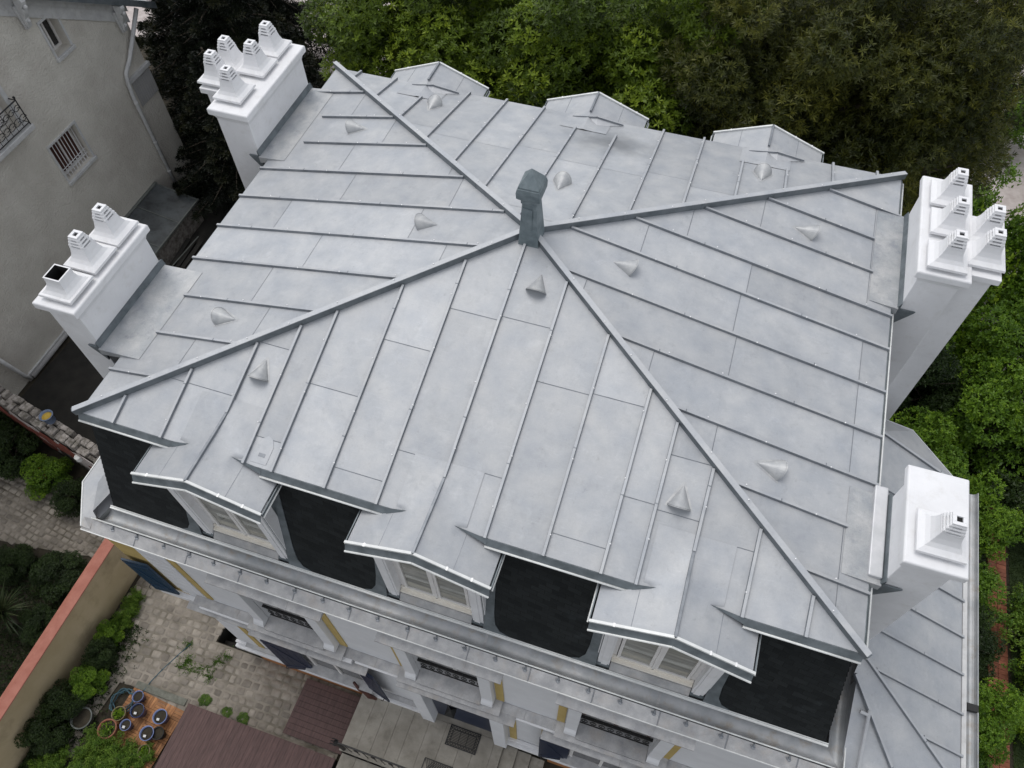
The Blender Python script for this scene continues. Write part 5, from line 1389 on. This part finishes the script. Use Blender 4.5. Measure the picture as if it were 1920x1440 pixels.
for x, y, lab, mt in ((18.4, 31.0, "yellow flowering shrub in the top right corner", flower_y),):
    t = thing("flowering_shrub", (x, y, G), lab, "shrub")
    P, Nn, T = lobe_points(lobes(0, 0, 1.2, 1.0, 1.0, .9, 16, .4, 5), 500, 6, (0, 0, .5)); leaf_cloud("crown", P, Nn, .1, .06, flower_y, t, per=3, tint=T, seed=3)
    trunk_mb(1.0, .05, 5, 3, .8).build("stem", bark, t)
tree('shrub', 17.0, 24.0, 2, "green shrub by the path near the top right corner", "garden_shrub", "shrub", G4, 1.3, 1, 1.2, 0)
tree('shrub', 19.5, 21.0, 2, "shrub at the right edge below the yellow flowers", "garden_shrub", "shrub", G4, 1.3, 3, 1.2, 0)

# bottom left garden beyond the cream wall
tree('shrub', -6.6, -0.9, 1, "round clipped dark bush at the left edge, below the cobbles", "round_bush", "bush", None, 0.48, 0, 0.42, 1)
tree('shrub', -5.3, -0.8, 1, "wide dark bush between the round bush and the cream wall", "dark_bush", "bush", None, 0.62, 2, 0.4, 1)
tree('shrub', -5.0, -2.0, 1, "low dark bush against the outer side of the cream wall", "dark_bush", "bush", None, 0.45, 4, 0.3, 1)
# yucca
yu = thing("yucca", (-5.75, -2.05, G), "spiky yucca with long arching leaves at the left edge", "plant")
r = np.random.default_rng(4); mb = MB()
for k in range(170):
    th = r.random() * 6.283; e = r.uniform(0.15, 1.45); l = r.uniform(0.6, 0.95); d = Vector((math.cos(th) * math.cos(e), math.sin(th) * math.cos(e), math.sin(e))); s_ = d.cross(Vector((0, 0, 1))).normalized()
    b0 = Vector((0, 0, 0.75)); p1 = b0 + d * l * .5; p2 = b0 + d * l - Vector((0, 0, .18 * math.cos(e))); w_ = 0.014
    mb.add([b0 - s_ * w_, b0 + s_ * w_, p1 + s_ * w_ * .9, p1 - s_ * w_ * .9, p2], [[0, 1, 2, 3], [3, 2, 4]], r.random())
mb.build("leaves", yucca_leaf, yu)
mb = MB(); mb.tube([(0, 0, 0), (0.03, 0, .4), (0, 0, .78)], [.09, .08, .07], 8); mb.build("trunk", bark, yu)
# ivy and weeds over the ruined wall
G5 = "creepers tumbling over the crumbling wall"
for x, y, z, s, v, lab in ((-8.6, 1.75, 0.0, .7, 1, "dark creeper clump at the left end of the crumbling wall"), (-7.3, 1.45, 0.0, .55, 0, "green creeper clump in the middle of the crumbling wall"),
                        (-6.3, 1.2, 0.0, .5, 1, "dark creeper clump beside the orange toy"), (-9.6, 1.95, 0.0, .75, 1, "dark creeper clump at the left frame edge")):
    t = tree('shrub', x, y, 1, lab, "creeper", "plant", G5, s, x, s * .9, v); t.location.z += z - 0.1
# climbers along the cream wall and borders
G6 = "plants along the inner side of the cream wall"
for x, y, s, v, lab in ((-3.25, -0.75, .30, 2, "bright leafy plant nearest the house corner on the cream wall"), (-3.2, -1.15, .32, 2, "second bright leafy plant from the house along the cream wall"),
                     (-3.25, -1.65, .40, 0, "mid green plant halfway along the cream wall"), (-3.15, -2.1, .50, 1, "dark plant halfway along the cream wall"), (-3.0, -2.75, .5, 0, "green plant beside the coiled hose"),
                     (-3.25, -3.3, .6, 1, "dark plant under the lower part of the cream wall"), (-3.2, -4.0, .6, 1, "dark plant at the bottom left corner by the wall"), (-2.9, -4.4, .4, 2, "bright small plant at the bottom left corner")):
    tree('sparse' if v == 2 else 'shrub', x, y, 1, lab, "border_plant", "plant", G6, s * (.52 if v == 2 else .72), x * 7 + y, s * (.55 if v == 2 else .75), 3 if v == 2 else v)
for x, y, s, lab in ((-2.15, -4.0, .42, "bright leafy bush at the bottom edge left of centre pots"), (-1.5, -3.95, .42, "bright leafy bush at the bottom edge below the blue pots"), (-1.75, -4.4, .5, "bright leafy bush cut off by the bottom edge"),
                     (-1.05, -3.75, .28, "small bright bush beside the brown deck")):
    tree('sparse', x, y, 1, lab, "leafy_bush", "bush", "bright bushes at the bottom edge", s * .60, x * 5, s * .50, 3)
for x, y, s, lab in ((-0.35, -2.22, .16, "small weed tuft at the corner of the large deck"), (0.25, -2.3, .14, "middle weed tuft along the edge of the large deck"), (0.7, -2.32, .16, "right weed tuft along the edge of the large deck")):
    tree('shrub', x, y, 1, lab, "weed_tuft", "weed", "weed tufts along the large deck", s * 0.8, x * 5, s * .25, 2)
# weeds between the cobbles
r = np.random.default_rng(12); cc = [(-1.45, -1.25), (-1.25, -1.55), (-1.1, -1.72), (-.85, -1.68), (-.65, -1.6), (-.5, -1.4), (-.4, -1.2), (-.55, -1.75), (-1.3, -1.72)]
P = np.concatenate([np.array([cx, cy, G + 0.02]) + r.normal(0, 1, (60, 3)) * np.array([.07, .07, .012]) for cx, cy in cc])
o = leaf_cloud("cobble_weeds", P, np.tile([0, 0, 1.0], (len(P), 1)), .06, .018, bright_leaf, per=3, spread=.8, tint=r.random(len(P)) * .6, seed=3); tag(o, "patchy weeds growing in the cobble joints", "weeds", kind="stuff")
# rough grass on the lawn
n = 60000; P = np.stack([r.uniform(17.35, 24, n), r.uniform(0, 14, n), np.full(n, G + .01)], 1)
o = leaf_cloud("grass", P, np.tile([0, 0, 1.0], (n, 1)), .07, .012, grassm, per=2, spread=.5, tint=r.random(n), seed=4); tag(o, "short dark grass right of the brick path", "grass", kind="stuff")
# fallen ground cover beneath the shrubs
n = 30000; P = np.stack([r.uniform(13.6, 16.8, n), r.uniform(-1, 14, n), G + np.abs(r.normal(0, .08, n))], 1)
o = leaf_cloud("ground_cover", P, np.tile([0, 0, 1.0], (n, 1)) + r.normal(0, .4, (n, 3)), .09, .04, dark_leaf, per=3, spread=1.0, tint=r.random(n), seed=5); tag(o, "dark low ground cover between the annex and brick path", "ground cover", kind="stuff")
n = 9000; P = np.stack([r.uniform(-7.5, -3.9, n), r.uniform(-4.5, -.5, n), G + np.abs(r.normal(0, .06, n))], 1)
o = leaf_cloud("garden_ground_cover", P, np.tile([0, 0, 1.0], (n, 1)) + r.normal(0, .4, (n, 3)), .06, .02, dark_leaf, per=3, spread=1.0, tint=r.random(n) * .7, seed=6); tag(o, "thin dark ground cover around the yucca", "ground cover", kind="stuff")
n = 9000; P = np.stack([-3.55 + np.abs(r.normal(0, .35, n)), r.uniform(-5, -1.2, n), G + np.abs(r.normal(0, .06, n))], 1)
o = leaf_cloud("border_ground_cover", P, np.tile([0, 0, 1.0], (n, 1)) + r.normal(0, .4, (n, 3)), .06, .03, dark_leaf, per=3, spread=1.0, tint=r.random(n) * .8, seed=7); tag(o, "dark ground cover at the foot of the cream wall", "ground cover", kind="stuff")

# ---- pots, hose, mats, railing
def plant_pot(x, y, r_, h, rim, body, lab, grp=None, label_tag=True, fill=soil, plant=0):
    t = thing("plant_pot", (x, y, G + 0.05), lab, "pot", grp)
    mb = MB(); mb.lathe([(r_ * .68, 0), (r_ * .80, h * .3), (r_ * .93, h * .75), (r_ * .95, h * .93)], n=26); mb.build("body", body, t, smooth=True)
    mb = MB(); mb.lathe([(r_ * .95, h * .90), (r_ * 1.02, h * .94), (r_ * 1.02, h), (r_ * .90, h), (r_ * .86, h * .8)], n=26); mb.build("rim", rim, t, smooth=True)
    mb = MB(); mb.lathe([(0, h * .82), (r_ * .5, h * .80), (r_ * .87, h * .79)], n=18); mb.build("soil", fill, t)
    if label_tag:
        mb = MB(); mb.prism([(-.03, -.03, h * .83), (.035, -.02, h * .85), (.03, .03, h * .9), (-.035, .02, h * .88)], (0, 0, .004)); o = mb.build("plant_label", labelm, t); o.location = (-.02, -r_ * .4, .01)
    if plant:
        P = r.normal(0, r_ * .35, (plant, 3)) * np.array([1, 1, .25]) + np.array([0, 0, h * .9]); leaf_cloud("foliage", P, np.tile([0, 0, 1.0], (plant, 1)) + r.normal(0, .5, (plant, 3)), .05, .03, shrub_leaf, t, per=3, tint=r.random(plant), seed=int(abs(x) * 100))
    return t
GP = "blue glazed pots on the orange tiles"
plant_pot(-1.78, -2.66, .13, .26, potrim, potblue, "small blue pot nearest the concrete kerb", GP, False)
plant_pot(-1.60, -2.93, .16, .30, potblue, potblue, "dark blue glazed pot below the small kerb-side pot", GP)
plant_pot(-1.03, -2.88, .165, .30, potrim, potblue, "blue glazed pot standing alone at the right of the tiles", GP)
plant_pot(-1.70, -3.28, .125, .26, potrim, potblue, "small blue pot between the terracotta and dark blue pots", GP)
plant_pot(-1.12, -3.28, .16, .30, potrim, potblue, "blue glazed pot nearest the deck, beside the black drum", GP)
plant_pot(-0.90, -3.20, .14, .27, blackp, blackp, "black plastic pot beside the blue pot near the deck", None, False)
plant_pot(-2.00, -3.12, .16, .24, potolive, potolive, "olive pot of pale seedlings beside the blue hose", None, False, plant=90)
plant_pot(-2.02, -3.48, .21, .32, potterra, potterra, "large terracotta pot with bright leaves", None, False, plant=60)
plant_pot(-2.75, -3.47, .24, .26, potgrey, potgrey, "wide grey tub among the dark border plants", None, False)
plant_pot(-1.02, -3.62, .14, .2, potolive, potolive, "mossy pot between the bright bushes and the deck", None, False, plant=80)
hs_ = MB(); pts = []
for i in range(150):
    a = i * 0.21; q = .24 + .035 * math.sin(i * .37) + .02 * math.sin(i * 1.1); pts.append((q * math.cos(a), q * 1.05 * math.sin(a) , .02 + .0009 * i + .01 * math.sin(i * .9)))
pts += [(.3, .3, .05), (.35, .6, .03), (.45, .9, .03), (.62, 1.3, .03), (.78, 1.65, .03)]
hs_.tube(pts, 0.011, 6); o = top("garden_hose", hs_, hosem, "coiled blue garden hose beside the tiles", "hose", smooth=True); o.location = (-2.15, -2.85, G + .02)

def mat_obj(x0, y0, x1, y1, lab, style):
    cx, cy = (x0 + x1) / 2, (y0 + y1) / 2; mb = MB(); w_, h_ = (x1 - x0) / 2, (y1 - y0) / 2; z1 = .018
    if style == 0:
        b = .012
        for s in (-1, 1):
            mb.box((-w_, s * h_ - s * b * 2, 0), (w_, s * h_, z1)); mb.box((s * w_ - s * b * 2, -h_ + 2 * b, 0.001), (s * w_, h_ - 2 * b, z1 - .001))
            mb.box((-w_ + .09, s * (h_ - .08) - .008, 0.001), (w_ - .09, s * (h_ - .08) + .008, z1 + .001)); mb.box((s * (w_ - .085) - .008, -h_ + .09, .0015), (s * (w_ - .085) + .008, h_ - .09, z1 + .002))
        n = 11
        for k in range(n):
            x = -w_ + .04 + k * (2 * w_ - .08) / (n - 1)
            for s in (-1, 1): mb.bar((x - .028, s * (h_ - .022), .002), (x + .002, s * (h_ - .075), .002), .010, z1 - .003); mb.bar((x + .028, s * (h_ - .022), .003), (x - .002, s * (h_ - .075), .003), .010, z1 - .004)
        n = 6
        for k in range(n):
            y = -h_ + .07 + k * (2 * h_ - .14) / (n - 1)
            for s in (-1, 1): mb.bar((s * (w_ - .022), y - .028, .0025), (s * (w_ - .08), y + .002, .0025), .010, z1 - .003); mb.bar((s * (w_ - .022), y + .028, .0035), (s * (w_ - .08), y - .002, .0035), .010, z1 - .004)
        for k in range(9): y = -h_ + .10 + k * (2 * h_ - .20) / 8; mb.box((-w_ + .095, y - .006, .002), (w_ - .095, y + .006, z1 - .002))
        for x in (-.09, .09): mb.box((x - .006, -h_ + .085, .0022), (x + .006, h_ - .085, z1 + .0005))
    else:
        for k in range(16): x = -w_ + k * 2 * w_ / 15; mb.bar((x, -h_, .002), (min(w_, x + 2 * h_ * .6), h_, .002), .01, z1 - .003); mb.bar((x, h_, .004), (min(w_, x + 2 * h_ * .6), -h_, .004), .01, z1 - .005)
        for s in (-1, 1): mb.box((-w_, s * h_ - .008, 0), (w_, s * h_ + .008, z1)); mb.box((s * w_ - .008, -h_ + .008, .001), (s * w_ + .008, h_ - .008, z1 - .001))
    o = top("door_mat", mb, iron, lab, "door mat"); o.location = (cx, cy, TZ + .004)
mat_obj(5.38, -1.42, 6.09, -0.985, "black openwork rubber mat on the stone terrace", 0)
mat_obj(5.08, -2.15, 5.72, -1.80, "black lattice mat at the bottom edge beside the railing", 1)
rl = thing("iron_railing", (3.4, -2.2, TZ), "black wrought iron railing along the terrace edge", "railing")
mb = MB(); mb.tube([(-.05, 0, .88), (3.2, 0.0, .88)], .018, 6); mb.build("handrail", iron, rl)
for k in range(16):
    x = .1 + k * .2; mb = MB(); mb.tube([(x, 0, 0), (x, 0, .88)], .009, 5)
    if k % 2: mb.tube([(x + .05 * math.cos(a), 0, .45 + .1 * math.sin(a)) for a in np.linspace(0, 6.28, 11)], .008, 5)
    mb.build("baluster", iron, rl)
mb = MB(); mb.lathe([(.04, 0), (.035, .8), (.05, .84), (.05, .9), (.0, .97)], n=10)
for q in range(3): mb.tube([(-.06 - .07 * math.cos(a) , .05 * q - .05, .78 + .1 * math.sin(a)) for a in np.linspace(0, 5.2, 11)], .012, 5)
o = mb.build("newel_post", iron, rl); o.location = (-.08, 0, 0)
